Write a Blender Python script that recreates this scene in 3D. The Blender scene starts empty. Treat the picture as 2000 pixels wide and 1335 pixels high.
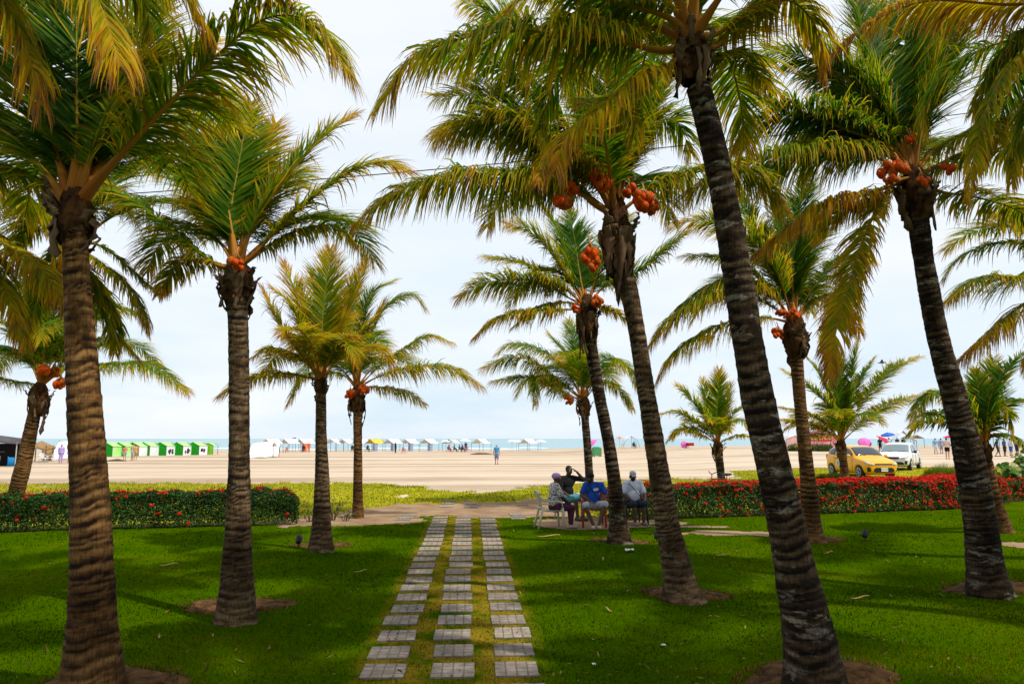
import bpy, bmesh, math, random
import numpy as np
from mathutils import Vector, Matrix, Euler
R = math.radians
sc = bpy.context.scene
COL = sc.collection

# ------------------------------------------------------------------ camera
CAM_H = 2.1
FPX = 1370.0                      # focal length in pixels of the 2000 px wide photograph
cam_d = bpy.data.cameras.new('camera')
cam_d.lens = FPX * 36.0 / 2000.0
cam_d.sensor_width = 36.0
cam_d.clip_start = 0.05
cam_d.clip_end = 60000
cam = bpy.data.objects.new('camera', cam_d)
COL.objects.link(cam)
cam.location = (0, 0, CAM_H)
cam.rotation_euler = (R(90 + 7.83), 0, R(-3.35))
sc.camera = cam

# ------------------------------------------------------------------ sky and sun
SUN_DIR = Vector((0.46, -0.33, 0.82)).normalized()
world = bpy.data.worlds.new('World')
sc.world = world
world.use_nodes = True
wn, wl = world.node_tree.nodes, world.node_tree.links
wn.clear()
w_out = wn.new('ShaderNodeOutputWorld')
w_bg = wn.new('ShaderNodeBackground'); w_bg.inputs['Strength'].default_value = 0.1
w_sky = wn.new('ShaderNodeTexSky'); w_sky.sky_type = 'NISHITA'; w_sky.sun_disc = False
w_sky.sun_elevation = math.asin(SUN_DIR.z); w_sky.sun_rotation = math.atan2(SUN_DIR.x, SUN_DIR.y)
w_tc = wn.new('ShaderNodeTexCoord')
w_sep = wn.new('ShaderNodeSeparateXYZ')
wl.new(w_tc.outputs['Generated'], w_sep.inputs[0])
w_ramp = wn.new('ShaderNodeValToRGB')
cr = w_ramp.color_ramp
cr.elements[0].position = 0.0; cr.elements[0].color = (0.63, 0.78, 0.89, 1)
cr.elements[1].position = 0.55; cr.elements[1].color = (0.84, 0.885, 0.965, 1)
e = cr.elements.new(0.16); e.color = (0.76, 0.855, 0.95, 1)
wl.new(w_sep.outputs['Z'], w_ramp.inputs[0])
w_map = wn.new('ShaderNodeMapping'); w_map.inputs['Scale'].default_value = (1.2, 1.2, 5.5)
wl.new(w_tc.outputs['Generated'], w_map.inputs[0])
w_noi = wn.new('ShaderNodeTexNoise'); w_noi.inputs['Scale'].default_value = 2.2; w_noi.inputs['Detail'].default_value = 7; w_noi.inputs['Roughness'].default_value = 0.58
wl.new(w_map.outputs[0], w_noi.inputs['Vector'])
w_nr = wn.new('ShaderNodeValToRGB')
w_nr.color_ramp.elements[0].position = 0.36; w_nr.color_ramp.elements[0].color = (0, 0, 0, 1)
w_nr.color_ramp.elements[1].position = 0.66; w_nr.color_ramp.elements[1].color = (1, 1, 1, 1)
wl.new(w_noi.outputs['Fac'], w_nr.inputs[0])
w_cl = wn.new('ShaderNodeMix'); w_cl.data_type = 'RGBA'
wl.new(w_nr.outputs[0], w_cl.inputs['Factor'])
wl.new(w_ramp.outputs[0], w_cl.inputs[6]); w_cl.inputs[7].default_value = (0.88, 0.92, 0.99, 1)
w_sc = wn.new('ShaderNodeVectorMath'); w_sc.operation = 'SCALE'; w_sc.inputs['Scale'].default_value = 11.3
wl.new(w_cl.outputs[2], w_sc.inputs[0])
w_mx = wn.new('ShaderNodeMix'); w_mx.data_type = 'RGBA'; w_mx.inputs['Factor'].default_value = 0.93
wl.new(w_sky.outputs[0], w_mx.inputs[6]); wl.new(w_sc.outputs[0], w_mx.inputs[7])
wl.new(w_mx.outputs[2], w_bg.inputs['Color']); wl.new(w_bg.outputs[0], w_out.inputs[0])

sun_d = bpy.data.lights.new('sun', 'SUN')
sun_d.energy = 4.2; sun_d.angle = R(1.6); sun_d.color = (1.0, 0.93, 0.80)
sun = bpy.data.objects.new('sun', sun_d); COL.objects.link(sun)
sun.rotation_euler = SUN_DIR.to_track_quat('Z', 'Y').to_euler()
sun.location = (20, 0, 40)

sc.view_settings.view_transform = 'Standard'
sc.view_settings.look = 'None'
sc.view_settings.exposure = 0.0
sc.view_settings.gamma = 1.0
sc.render.engine = 'CYCLES'
sc.cycles.max_bounces = 6
sc.cycles.diffuse_bounces = 3
sc.cycles.glossy_bounces = 2
sc.cycles.transmission_bounces = 4
sc.cycles.use_denoising = True

# ------------------------------------------------------------------ projection helpers
CM = cam.rotation_euler.to_matrix()
def ray(px, py):
    return CM @ Vector(((px - 1000) / FPX, -(py - 667.5) / FPX, -1.0))
def P(px, py, Y):
    d = ray(px, py); t = Y / d.y
    return Vector((0, 0, CAM_H)) + d * t
def mpp(p):
    """metres per photograph pixel at point p"""
    return -(CM.transposed() @ (Vector(p) - Vector((0, 0, CAM_H)))).z / FPX
def S(v, a, b):
    t = np.clip((v - a) / (b - a), 0, 1)
    return t * t * (3 - 2 * t)
PATH_X = -0.16
def gz(x, y):
    """height of the ground"""
    x = np.asarray(x, float); y = np.asarray(y, float)
    z = np.interp(y, [-1e4, 21, 27, 34, 63, 130, 156, 175, 260, 1e5], [0, 0, .25, .25, -.15, -.25, -.34, -.7, -2.5, -2.5])
    z = z + .22 * S(x, 14, 21) * S(y, 33, 38) * S(-y, -230, -150)
    z = z + (.30 * S(x, 15, 35) * S(y, 40, 60) + .30 * S(x, 20, 45) * S(y, 60, 120)) * S(-y, -200, -150)
    m = S(np.abs(x - PATH_X), .95, 2.6) * S(-y, -18, -15)
    u = .05 * np.sin(x * .9 + 1.3 * np.sin(y * .35)) * np.sin(y * .62 + .7) + .03 * np.sin(x * 1.9 + y * 1.1) + .03
    return z + m * u
def gzf(x, y):
    return float(gz(x, y))
def G(px, py):
    """the ground point seen at a pixel"""
    d = ray(px, py); z = 0.0
    for _ in range(30):
        t = (z - CAM_H) / d.z
        q = Vector((0, 0, CAM_H)) + d * t
        z = .5 * z + .5 * gzf(q.x, q.y)
    return Vector((q.x, q.y, gzf(q.x, q.y)))
def onground(px, Y):
    """ground point at depth Y under pixel column px"""
    q = P(px, 856, Y)
    return Vector((q.x, Y, gzf(q.x, Y)))

# ------------------------------------------------------------------ object helpers
def tag(o, label=None, cat=None, group=None, kind=None):
    if label: o['label'] = label
    if cat: o['category'] = cat
    if group: o['group'] = group
    if kind: o['kind'] = kind
    return o
def empty(name, loc, rz=0.0, label=None, cat=None, group=None):
    o = bpy.data.objects.new(name, None); COL.objects.link(o)
    o.empty_display_size = .2
    o.location = loc; o.rotation_euler = (0, 0, rz)
    return tag(o, label, cat, group)
def link_mesh(name, me, mats, parent=None, smooth=True):
    for m in (mats if isinstance(mats, (list, tuple)) else [mats]):
        me.materials.append(m)
    if smooth and len(me.polygons):
        me.polygons.foreach_set('use_smooth', np.ones(len(me.polygons), dtype=bool))
    o = bpy.data.objects.new(name, me); COL.objects.link(o)
    if parent is not None: o.parent = parent
    return o
def np_mesh(name, v, f, attrs=None, mi=None):
    """mesh from numpy arrays; f is (n,3) or (n,4)"""
    me = bpy.data.meshes.new(name)
    v = np.asarray(v, np.float32); f = np.asarray(f, np.int32)
    k = f.shape[1]; n = len(f)
    me.vertices.add(len(v)); me.vertices.foreach_set('co', v.ravel())
    me.loops.add(n * k); me.loops.foreach_set('vertex_index', f.ravel())
    me.polygons.add(n)
    me.polygons.foreach_set('loop_start', np.arange(0, n * k, k, dtype=np.int32))
    me.polygons.foreach_set('loop_total', np.full(n, k, dtype=np.int32))
    if mi is not None: me.polygons.foreach_set('material_index', np.asarray(mi, np.int32))
    for nm, a in (attrs or {}).items():
        at = me.attributes.new(nm, 'FLOAT', 'POINT'); at.data.foreach_set('value', np.asarray(a, np.float32))
    me.update(calc_edges=True)
    return me

class MB:
    """collects boxes, tubes, balls into ONE mesh"""
    def __init__(s): s.v = []; s.f = []; s.m = []
    def add(s, vs, fs, m=0):
        b = len(s.v); s.v += [tuple(q) for q in vs]
        s.f += [tuple(i + b for i in q) for q in fs]; s.m += [m] * len(fs)
    def box(s, c, d, rot=None, m=0, taper=1.0):
        x, y, z = d[0] / 2, d[1] / 2, d[2] / 2
        vs = [Vector((sx * x * (taper if sz > 0 else 1), sy * y * (taper if sz > 0 else 1), sz * z)) for sz in (-1, 1) for sx, sy in ((-1, -1), (1, -1), (1, 1), (-1, 1))]
        if rot is not None:
            M = Euler(rot).to_matrix(); vs = [M @ q for q in vs]
        vs = [q + Vector(c) for q in vs]
        s.add(vs, [(3, 2, 1, 0), (4, 5, 6, 7), (0, 1, 5, 4), (1, 2, 6, 5), (2, 3, 7, 6), (3, 0, 4, 7)], m)
    def tube(s, pts, rads, seg=8, m=0, caps=True, flat=1.0, up=None):
        pts = [Vector(q) for q in pts]
        if not isinstance(rads, (list, tuple, np.ndarray)): rads = [rads] * len(pts)
        vs = []; fs = []; n = len(pts); a = None
        for i, q in enumerate(pts):
            t = (pts[min(i + 1, n - 1)] - pts[max(i - 1, 0)])
            t = t.normalized() if t.length > 1e-9 else Vector((0, 0, 1))
            if a is None:
                ref = Vector(up) if up is not None else (Vector((0, 0, 1)) if abs(t.z) < .9 else Vector((1, 0, 0)))
                a = t.cross(ref).normalized()
            else:
                a = (a - t * a.dot(t)); a = a.normalized() if a.length > 1e-6 else t.orthogonal().normalized()
            b = t.cross(a)
            for k in range(seg):
                th = 2 * math.pi * k / seg
                vs.append(q + (a * math.cos(th) + b * math.sin(th) * flat) * rads[i])
        for i in range(n - 1):
            for k in range(seg):
                k2 = (k + 1) % seg
                fs.append((i * seg + k, i * seg + k2, (i + 1) * seg + k2, (i + 1) * seg + k))
        if caps:
            fs.append(tuple(range(seg - 1, -1, -1))); fs.append(tuple((n - 1) * seg + k for k in range(seg)))
        s.add(vs, fs, m)
    def ball(s, c, r, seg=10, rings=7, m=0, rot=None):
        if not isinstance(r, (list, tuple)): r = (r, r, r)
        M = Euler(rot).to_matrix() if rot is not None else Matrix.Identity(3)
        c = Vector(c); vs = [c + M @ Vector((0, 0, -r[2]))]
        for i in range(1, rings):
            ph = -math.pi / 2 + math.pi * i / rings
            for k in range(seg):
                th = 2 * math.pi * k / seg
                vs.append(c + M @ Vector((r[0] * math.cos(ph) * math.cos(th), r[1] * math.cos(ph) * math.sin(th), r[2] * math.sin(ph))))
        vs.append(c + M @ Vector((0, 0, r[2])))
        fs = []
        for k in range(seg):
            fs.append((0, 1 + (k + 1) % seg, 1 + k))
            fs.append((len(vs) - 1, 1 + (rings - 2) * seg + k, 1 + (rings - 2) * seg + (k + 1) % seg))
        for i in range(rings - 2):
            for k in range(seg):
                a = 1 + i * seg + k; b = 1 + i * seg + (k + 1) % seg
                fs.append((a, b, b + seg, a + seg))
        s.add(vs, fs, m)
    def limb(s, p0, p1, r0, r1, m=0, seg=10):
        s.ball(p0, r0, seg, 6, m); s.ball(p1, r1, seg, 6, m)
        s.tube([p0, p1], [r0, r1], seg, m)
    def sheet(s, rows, m=0):
        """rows: list of equal-length point lists"""
        n = len(rows[0]); vs = [q for r in rows for q in r]
        fs = [(i * n + k, i * n + k + 1, (i + 1) * n + k + 1, (i + 1) * n + k) for i in range(len(rows) - 1) for k in range(n - 1)]
        s.add(vs, fs, m)
    def prism(s, poly, y0, y1, m=0):
        """polygon in the xz plane extruded along y"""
        n = len(poly)
        vs = [(q[0], y0, q[1]) for q in poly] + [(q[0], y1, q[1]) for q in poly]
        fs = [tuple(range(n)), tuple(range(2 * n - 1, n - 1, -1))] + [(k, n + k, n + (k + 1) % n, (k + 1) % n) for k in range(n)]
        s.add(vs, fs, m)
    def build(s, name, mats, parent=None, smooth=False, bevel=0, solid=0, sub=0):
        me = bpy.data.meshes.new(name)
        me.from_pydata(s.v, [], s.f); me.update()
        if any(s.m): me.polygons.foreach_set('material_index', s.m)
        o = link_mesh(name, me, mats, parent, smooth)
        if solid:
            q = o.modifiers.new('solid', 'SOLIDIFY'); q.thickness = solid; q.offset = 0
        if bevel:
            q = o.modifiers.new('bevel', 'BEVEL'); q.width = bevel; q.segments = 2; q.limit_method = 'ANGLE'
        if sub:
            q = o.modifiers.new('sub', 'SUBSURF'); q.levels = sub; q.render_levels = sub
        return o
def bake(o):
    """apply the modifiers of o"""
    dg = bpy.context.evaluated_depsgraph_get()
    me = bpy.data.meshes.new_from_object(o.evaluated_get(dg), depsgraph=dg)
    old = o.data; o.modifiers.clear(); o.data = me
    bpy.data.meshes.remove(old)
    if len(me.polygons): me.polygons.foreach_set('use_smooth', np.ones(len(me.polygons), dtype=bool))
    return o
def copy_tree(o, parent=None):
    c = o.copy(); COL.objects.link(c)
    if parent is not None: c.parent = parent
    for ch in list(o.children): copy_tree(ch, c)
    return c

# ------------------------------------------------------------------ materials
def new_mat(name):
    m = bpy.data.materials.new(name); m.use_nodes = True
    nt = m.node_tree; b = nt.nodes['Principled BSDF']
    return m, nt.nodes, nt.links, b
def pm(name, c1, c2=None, scale=6.0, rough=.7, bump=0.0, bscale=None, spec=.3, metal=0.0, stretch=(1, 1, 1), lo=.35, hi=.65, detail=5, coat=0.0):
    """two real colours of one material mottled by noise"""
    m, n, l, b = new_mat(name)
    b.inputs['Roughness'].default_value = rough
    b.inputs['Specular IOR Level'].default_value = spec
    b.inputs['Metallic'].default_value = metal
    b.inputs['Coat Weight'].default_value = coat
    b.inputs['Coat Roughness'].default_value = .08
    if c2 is None: c2 = tuple(min(1, q * .82) for q in c1)
    tc = n.new('ShaderNodeTexCoord'); mp = n.new('ShaderNodeMapping'); mp.inputs['Scale'].default_value = stretch
    l.new(tc.outputs['Object'], mp.inputs[0])
    nz = n.new('ShaderNodeTexNoise'); nz.inputs['Scale'].default_value = scale; nz.inputs['Detail'].default_value = detail
    l.new(mp.outputs[0], nz.inputs['Vector'])
    rp = n.new('ShaderNodeValToRGB')
    rp.color_ramp.elements[0].position = lo; rp.color_ramp.elements[0].color = (*c1, 1)
    rp.color_ramp.elements[1].position = hi; rp.color_ramp.elements[1].color = (*c2, 1)
    l.new(nz.outputs['Fac'], rp.inputs[0]); l.new(rp.outputs[0], b.inputs['Base Color'])
    if bump:
        bn = n.new('ShaderNodeTexNoise'); bn.inputs['Scale'].default_value = bscale or scale * 4; bn.inputs['Detail'].default_value = 6
        l.new(mp.outputs[0], bn.inputs['Vector'])
        bp = n.new('ShaderNodeBump'); bp.inputs['Strength'].default_value = bump; bp.inputs['Distance'].default_value = .02
        l.new(bn.outputs['Fac'], bp.inputs['Height']); l.new(bp.outputs[0], b.inputs['Normal'])
    return m
def leaf_mat(name, ramp, rough=.42, trans=.45, spec=.35):
    """leaf: colour by the leaf's own 'tint' (green, yellowing, dry); light passes through"""
    m, n, l, b = new_mat(name)
    at = n.new('ShaderNodeAttribute'); at.attribute_name = 'tint'
    rp = n.new('ShaderNodeValToRGB'); r = rp.color_ramp
    while len(r.elements) < len(ramp): r.elements.new(.5)
    for e_, (p_, c_) in zip(r.elements, ramp): e_.position = p_; e_.color = (*c_, 1)
    l.new(at.outputs['Fac'], rp.inputs[0])
    b.inputs['Roughness'].default_value = rough; b.inputs['Specular IOR Level'].default_value = spec
    l.new(rp.outputs[0], b.inputs['Base Color'])
    tr = n.new('ShaderNodeBsdfTranslucent'); l.new(rp.outputs[0], tr.inputs['Color'])
    mx = n.new('ShaderNodeMixShader'); mx.inputs[0].default_value = trans
    l.new(b.outputs[0], mx.inputs[1]); l.new(tr.outputs[0], mx.inputs[2])
    l.new(mx.outputs[0], n['Material Output'].inputs[0])
    return m
def trunk_mat(name, dark, mid, light, pale=.5):
    """palm bark: rings of leaf scars ('scar'), fine upright cracks, pale lichen"""
    m, n, l, b = new_mat(name)
    b.inputs['Roughness'].default_value = .9; b.inputs['Specular IOR Level'].default_value = .12
    sca = n.new('ShaderNodeAttribute'); sca.attribute_name = 'scar'
    al = n.new('ShaderNodeAttribute'); al.attribute_name = 'along'
    tc = n.new('ShaderNodeTexCoord')
    mp = n.new('ShaderNodeMapping'); mp.inputs['Scale'].default_value = (1, 1, 3.4)
    l.new(tc.outputs['Object'], mp.inputs[0])
    n1 = n.new('ShaderNodeTexNoise'); n1.inputs['Scale'].default_value = 5.5; n1.inputs['Detail'].default_value = 8; n1.inputs['Roughness'].default_value = .65
    l.new(mp.outputs[0], n1.inputs['Vector'])
    mp2 = n.new('ShaderNodeMapping'); mp2.inputs['Scale'].default_value = (1, 1, .22)
    l.new(tc.outputs['Object'], mp2.inputs[0])
    n2 = n.new('ShaderNodeTexNoise'); n2.inputs['Scale'].default_value = 55; n2.inputs['Detail'].default_value = 4
    l.new(mp2.outputs[0], n2.inputs['Vector'])
    rp = n.new('ShaderNodeValToRGB'); r = rp.color_ramp
    r.elements[0].position = .33; r.elements[0].color = (*dark, 1)
    r.elements[1].position = .72; r.elements[1].color = (*light, 1)
    e_ = r.elements.new(.5); e_.color = (*mid, 1)
    l.new(n1.outputs['Fac'], rp.inputs[0])
    # lichen
    n3 = n.new('ShaderNodeTexNoise'); n3.inputs['Scale'].default_value = 3.0; n3.inputs['Detail'].default_value = 9; n3.inputs['Roughness'].default_value = .7
    l.new(mp.outputs[0], n3.inputs['Vector'])
    r3 = n.new('ShaderNodeValToRGB'); r3.color_ramp.elements[0].position = .62 - .10 * pale; r3.color_ramp.elements[0].color = (0, 0, 0, 1)
    r3.color_ramp.elements[1].position = .70 - .11 * pale; r3.color_ramp.elements[1].color = (pale, pale, pale, 1)
    l.new(n3.outputs['Fac'], r3.inputs[0])
    mxp = n.new('ShaderNodeMix'); mxp.data_type = 'RGBA'
    l.new(r3.outputs[0], mxp.inputs['Factor']); l.new(rp.outputs[0], mxp.inputs[6]); mxp.inputs[7].default_value = (.33, .29, .22, 1)
    # scars are dark corky rings with a paler band between, cracks dark
    bnd = n.new('ShaderNodeAttribute'); bnd.attribute_name = 'band'
    mb_ = n.new('ShaderNodeMix'); mb_.data_type = 'RGBA'; mb_.inputs[7].default_value = (min(1, light[0] * 1.25), min(1, light[1] * 1.25), min(1, light[2] * 1.3), 1)
    l.new(bnd.outputs['Fac'], mb_.inputs['Factor']); l.new(mxp.outputs[2], mb_.inputs[6])
    ms = n.new('ShaderNodeMix'); ms.data_type = 'RGBA'
    l.new(sca.outputs['Fac'], ms.inputs['Factor']); l.new(mb_.outputs[2], ms.inputs[6]); ms.inputs[7].default_value = (dark[0] * .45, dark[1] * .45, dark[2] * .45, 1)
    r2 = n.new('ShaderNodeValToRGB'); r2.color_ramp.elements[0].position = .38; r2.color_ramp.elements[0].color = (.45, .45, .45, 1)
    r2.color_ramp.elements[1].position = .55; r2.color_ramp.elements[1].color = (1, 1, 1, 1)
    l.new(n2.outputs['Fac'], r2.inputs[0])
    mm = n.new('ShaderNodeMix'); mm.data_type = 'RGBA'; mm.blend_type = 'MULTIPLY'; mm.inputs['Factor'].default_value = .75
    l.new(ms.outputs[2], mm.inputs[6]); l.new(r2.outputs[0], mm.inputs[7])
    n5 = n.new('ShaderNodeTexNoise'); n5.inputs['Scale'].default_value = 1.7; n5.inputs['Detail'].default_value = 5
    l.new(tc.outputs['Object'], n5.inputs['Vector'])
    r5 = n.new('ShaderNodeValToRGB'); r5.color_ramp.elements[0].position = .38; r5.color_ramp.elements[0].color = (.38, .36, .34, 1); r5.color_ramp.elements[1].position = .58; r5.color_ramp.elements[1].color = (1, 1, 1, 1)
    l.new(n5.outputs['Fac'], r5.inputs[0])
    mst = n.new('ShaderNodeMix'); mst.data_type = 'RGBA'; mst.blend_type = 'MULTIPLY'; mst.inputs['Factor'].default_value = .85
    l.new(mm.outputs[2], mst.inputs[6]); l.new(r5.outputs[0], mst.inputs[7])
    l.new(mst.outputs[2], b.inputs['Base Color'])
    ad = n.new('ShaderNodeMath'); ad.operation = 'ADD'
    l.new(n1.outputs['Fac'], ad.inputs[0]); l.new(n2.outputs['Fac'], ad.inputs[1])
    bp = n.new('ShaderNodeBump'); bp.inputs['Strength'].default_value = .6; bp.inputs['Distance'].default_value = .015
    l.new(ad.outputs[0], bp.inputs['Height']); l.new(bp.outputs[0], b.inputs['Normal'])
    return m
# ================================================================== THE SETTING
def vnoise(x, y, seed=0):
    """smooth value noise, vectorised"""
    rs = np.random.RandomState(seed); tab = rs.rand(256, 256)
    x = np.asarray(x, float); y = np.asarray(y, float)
    xi = np.floor(x).astype(int); yi = np.floor(y).astype(int); fx = x - xi; fy = y - yi
    fx = fx * fx * (3 - 2 * fx); fy = fy * fy * (3 - 2 * fy)
    a = tab[xi % 256, yi % 256]; b = tab[(xi + 1) % 256, yi % 256]; c = tab[xi % 256, (yi + 1) % 256]; d = tab[(xi + 1) % 256, (yi + 1) % 256]
    return (a * (1 - fx) + b * fx) * (1 - fy) + (c * (1 - fx) + d * fx) * fy
def fnoise(x, y, seed=0):
    return .55 * vnoise(x, y, seed) + .3 * vnoise(x * 2.1, y * 2.1, seed + 1) + .15 * vnoise(x * 4.3, y * 4.3, seed + 2)

# hedge lines (front foot), world coordinates
HEDGE_L = [Vector((-15.0, 16.1)), Vector((-11.3, 16.7)), Vector((-4.25, 18.0))]
HEDGE_R = [Vector((3.55, 18.2)), Vector((8.0, 19.2)), Vector((14.4, 20.6)), Vector((17.2, 22.0))]
def hedge_y(x):
    l_ = np.interp(x, [q.x for q in HEDGE_L], [q.y for q in HEDGE_L])
    r_ = np.interp(x, [q.x for q in HEDGE_R], [q.y for q in HEDGE_R])
    return np.where(np.asarray(x) < 0, l_, r_)
def zone(x, y):
    """0 lawn, 1 bare soil, 2 beach grass, 3 sand"""
    n = fnoise(x * .9, y * .9, 5) - .5; n2 = fnoise(x * 2.7 + 9, y * 2.7, 11) - .5
    q = n * 1.0 + n2 * .7
    hy = hedge_y(x)
    lawn_end = np.where((x > -4.3) & (x < 3.6), 19.4 + q * 1.3, hy + .45)
    lawn_end = np.where((x > -4.6) & (x < -1.3), 17.6 + (x + 4.6) * .5 + q * .9, lawn_end)
    z = np.full(x.shape, 3)
    s_end = 31.0 + q * 3.0 - 5.0 * np.exp(-((x - .3) / 3.4) ** 2) + 9.5 * S(x, 12, 16) + 1.5 * S(x, 4, 8)
    s_beg = np.where((x > -5.2) & (x < 3.0), 23.3 + q * 2.4 - 3.6 * S(-x, 1.6, 4.6), hy + .8 + q * .3)
    z = np.where((y > s_beg) & (y < s_end), 2, z)
    patchy = fnoise(x * 1.3, y * .7, 31) > .80
    z = np.where((z == 2) & patchy & (y > s_end - 4.5), 3, z)
    z = np.where((y <= s_beg), 1, z)
    z = np.where((y < lawn_end), 0, z)
    # bare patches in the lawn
    def ell(cx, cy, rx, ry, k): return ((x - cx) / rx) ** 2 + ((y - cy) / ry) ** 2 < 1 + k * q
    bare = ell(3.3, 18.0, 1.9, 1.2, 1.1) | ell(5.9, 15.4, 1.3, .45, 2.2) | ell(5.2, 16.9, 1.1, .3, 2.0) | ell(10.9, 13.4, 1.1, .7, 1.4) | ell(-3.2, 18.6, 2.0, .9, .8)
    z = np.where((z == 0) & bare, 1, z)
    return z

def ax(parts):
    out = []
    for a, b, s in parts: out.append(np.arange(a, b, s))
    return np.concatenate(out)
xs = ax([(-900, -200, 100), (-200, -60, 14), (-60, -18, 2), (-18, 22, .13), (22, 60, 2), (60, 200, 14), (200, 901, 100)])
ys = ax([(-40, 0, 4), (0, 3, .5), (3, 33, .13), (33, 44, .3), (44, 70, 1.0), (70, 300, 5)])
GX, GY = np.meshgrid(xs, ys, indexing='ij')
GV = np.stack([GX, GY, gz(GX, GY)], -1).reshape(-1, 3)
ni, nj = GX.shape
I, J = np.meshgrid(np.arange(ni - 1), np.arange(nj - 1), indexing='ij')
F4 = np.stack([I * nj + J, (I + 1) * nj + J, (I + 1) * nj + J + 1, I * nj + J + 1], -1).reshape(-1, 4)
cx = (xs[:-1] + xs[1:]) / 2; cy = (ys[:-1] + ys[1:]) / 2
CX, CY = np.meshgrid(cx, cy, indexing='ij')
ZN = zone(CX, CY).ravel()

def ground_mat(name, cols, scale, bump, rough=.95, fine=60, bands=None):
    m, n, l, b = new_mat(name)
    b.inputs['Roughness'].default_value = rough; b.inputs['Specular IOR Level'].default_value = 0
    tc = n.new('ShaderNodeTexCoord')
    n1 = n.new('ShaderNodeTexNoise'); n1.inputs['Scale'].default_value = scale; n1.inputs['Detail'].default_value = 8; n1.inputs['Roughness'].default_value = .6
    n2 = n.new('ShaderNodeTexNoise'); n2.inputs['Scale'].default_value = fine; n2.inputs['Detail'].default_value = 4
    l.new(tc.outputs['Object'], n1.inputs['Vector']); l.new(tc.outputs['Object'], n2.inputs['Vector'])
    mx = n.new('ShaderNodeMix'); mx.data_type = 'FLOAT'; mx.inputs['Factor'].default_value = .35
    l.new(n1.outputs['Fac'], mx.inputs[2]); l.new(n2.outputs['Fac'], mx.inputs[3])
    src = mx.outputs[0]
    if bands:
        mp = n.new('ShaderNodeMapping'); mp.inputs['Scale'].default_value = bands
        l.new(tc.outputs['Object'], mp.inputs[0])
        n3 = n.new('ShaderNodeTexNoise'); n3.inputs['Scale'].default_value = 1.0; n3.inputs['Detail'].default_value = 5
        l.new(mp.outputs[0], n3.inputs['Vector'])
        m2 = n.new('ShaderNodeMix'); m2.data_type = 'FLOAT'; m2.inputs['Factor'].default_value = .7
        l.new(src, m2.inputs[2]); l.new(n3.outputs['Fac'], m2.inputs[3]); src = m2.outputs[0]
    rp = n.new('ShaderNodeValToRGB'); r = rp.color_ramp
    while len(r.elements) < len(cols): r.elements.new(.5)
    for e_, (p_, c_) in zip(r.elements, cols): e_.position = p_; e_.color = (*c_, 1)
    l.new(src, rp.inputs[0]); l.new(rp.outputs[0], b.inputs['Base Color'])
    bp = n.new('ShaderNodeBump'); bp.inputs['Strength'].default_value = bump; bp.inputs['Distance'].default_value = .03
    l.new(n2.outputs['Fac'], bp.inputs['Height']); l.new(bp.outputs[0], b.inputs['Normal'])
    return m, n, l, b, rp
M_lawn, n_, l_, b_, rp_ = ground_mat('lawn_turf', [(.30, (.020, .052, .0)), (.5, (.040, .085, .0)), (.68, (.075, .105, .001))], .55, .6, fine=45)
# the worn yellow turf between the slabs of the path
tc_ = n_.new('ShaderNodeTexCoord'); sp_ = n_.new('ShaderNodeSeparateXYZ'); l_.new(tc_.outputs['Object'], sp_.inputs[0])
a1 = n_.new('ShaderNodeMath'); a1.operation = 'ADD'; a1.inputs[1].default_value = -PATH_X; l_.new(sp_.outputs['X'], a1.inputs[0])
a2 = n_.new('ShaderNodeMath'); a2.operation = 'ABSOLUTE'; l_.new(a1.outputs[0], a2.inputs[0])
mr = n_.new('ShaderNodeMapRange'); mr.inputs['From Min'].default_value = .72; mr.inputs['From Max'].default_value = .98; mr.inputs['To Min'].default_value = 1; mr.inputs['To Max'].default_value = 0
l_.new(a2.outputs[0], mr.inputs[0])
nz = n_.new('ShaderNodeTexNoise'); nz.inputs['Scale'].default_value = 2.2; nz.inputs['Detail'].default_value = 6; l_.new(tc_.outputs['Object'], nz.inputs['Vector'])
rpn = n_.new('ShaderNodeValToRGB'); rpn.color_ramp.elements[0].position = .36; rpn.color_ramp.elements[1].position = .56
l_.new(nz.outputs['Fac'], rpn.inputs[0])
mlt = n_.new('ShaderNodeMath'); mlt.operation = 'MULTIPLY'; l_.new(mr.outputs[0], mlt.inputs[0]); l_.new(rpn.outputs[0], mlt.inputs[1])
mxc = n_.new('ShaderNodeMix'); mxc.data_type = 'RGBA'
l_.new(mlt.outputs[0], mxc.inputs['Factor']); l_.new(rp_.outputs[0], mxc.inputs[6]); mxc.inputs[7].default_value = (.21, .145, .012, 1)
l_.new(mxc.outputs[2], b_.inputs['Base Color'])
M_soil = ground_mat('sandy_soil', [(.3, (.15, .092, .052)), (.5, (.28, .185, .115)), (.7, (.40, .29, .195))], 1.3, .7, fine=30)[0]
M_bgrass = ground_mat('dry_beach_turf', [(.3, (.15, .19, .008)), (.48, (.28, .27, .010)), (.62, (.35, .30, .02)), (.75, (.42, .33, .10))], .8, .8, fine=25)[0]
M_sand = ground_mat('beach_sand', [(.40, (.33, .25, .178)), (.49, (.44, .352, .262)), (.58, (.53, .44, .345))], .25, .25, fine=9, bands=(.02, .26, 1))[0]
M_sea, n_, l_, b_ = new_mat('sea_water')
b_.inputs['Base Color'].default_value = (.10, .30, .36, 1); b_.inputs['Roughness'].default_value = .22
tc_ = n_.new('ShaderNodeTexCoord'); mp_ = n_.new('ShaderNodeMapping'); mp_.inputs['Scale'].default_value = (.03, .22, 1); l_.new(tc_.outputs['Object'], mp_.inputs[0])
nz = n_.new('ShaderNodeTexNoise'); nz.inputs['Scale'].default_value = 1.0; nz.inputs['Detail'].default_value = 6; l_.new(mp_.outputs[0], nz.inputs['Vector'])
rp_ = n_.new('ShaderNodeValToRGB'); rp_.color_ramp.elements[0].position = .4; rp_.color_ramp.elements[0].color = (.08, .25, .30, 1)
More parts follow.
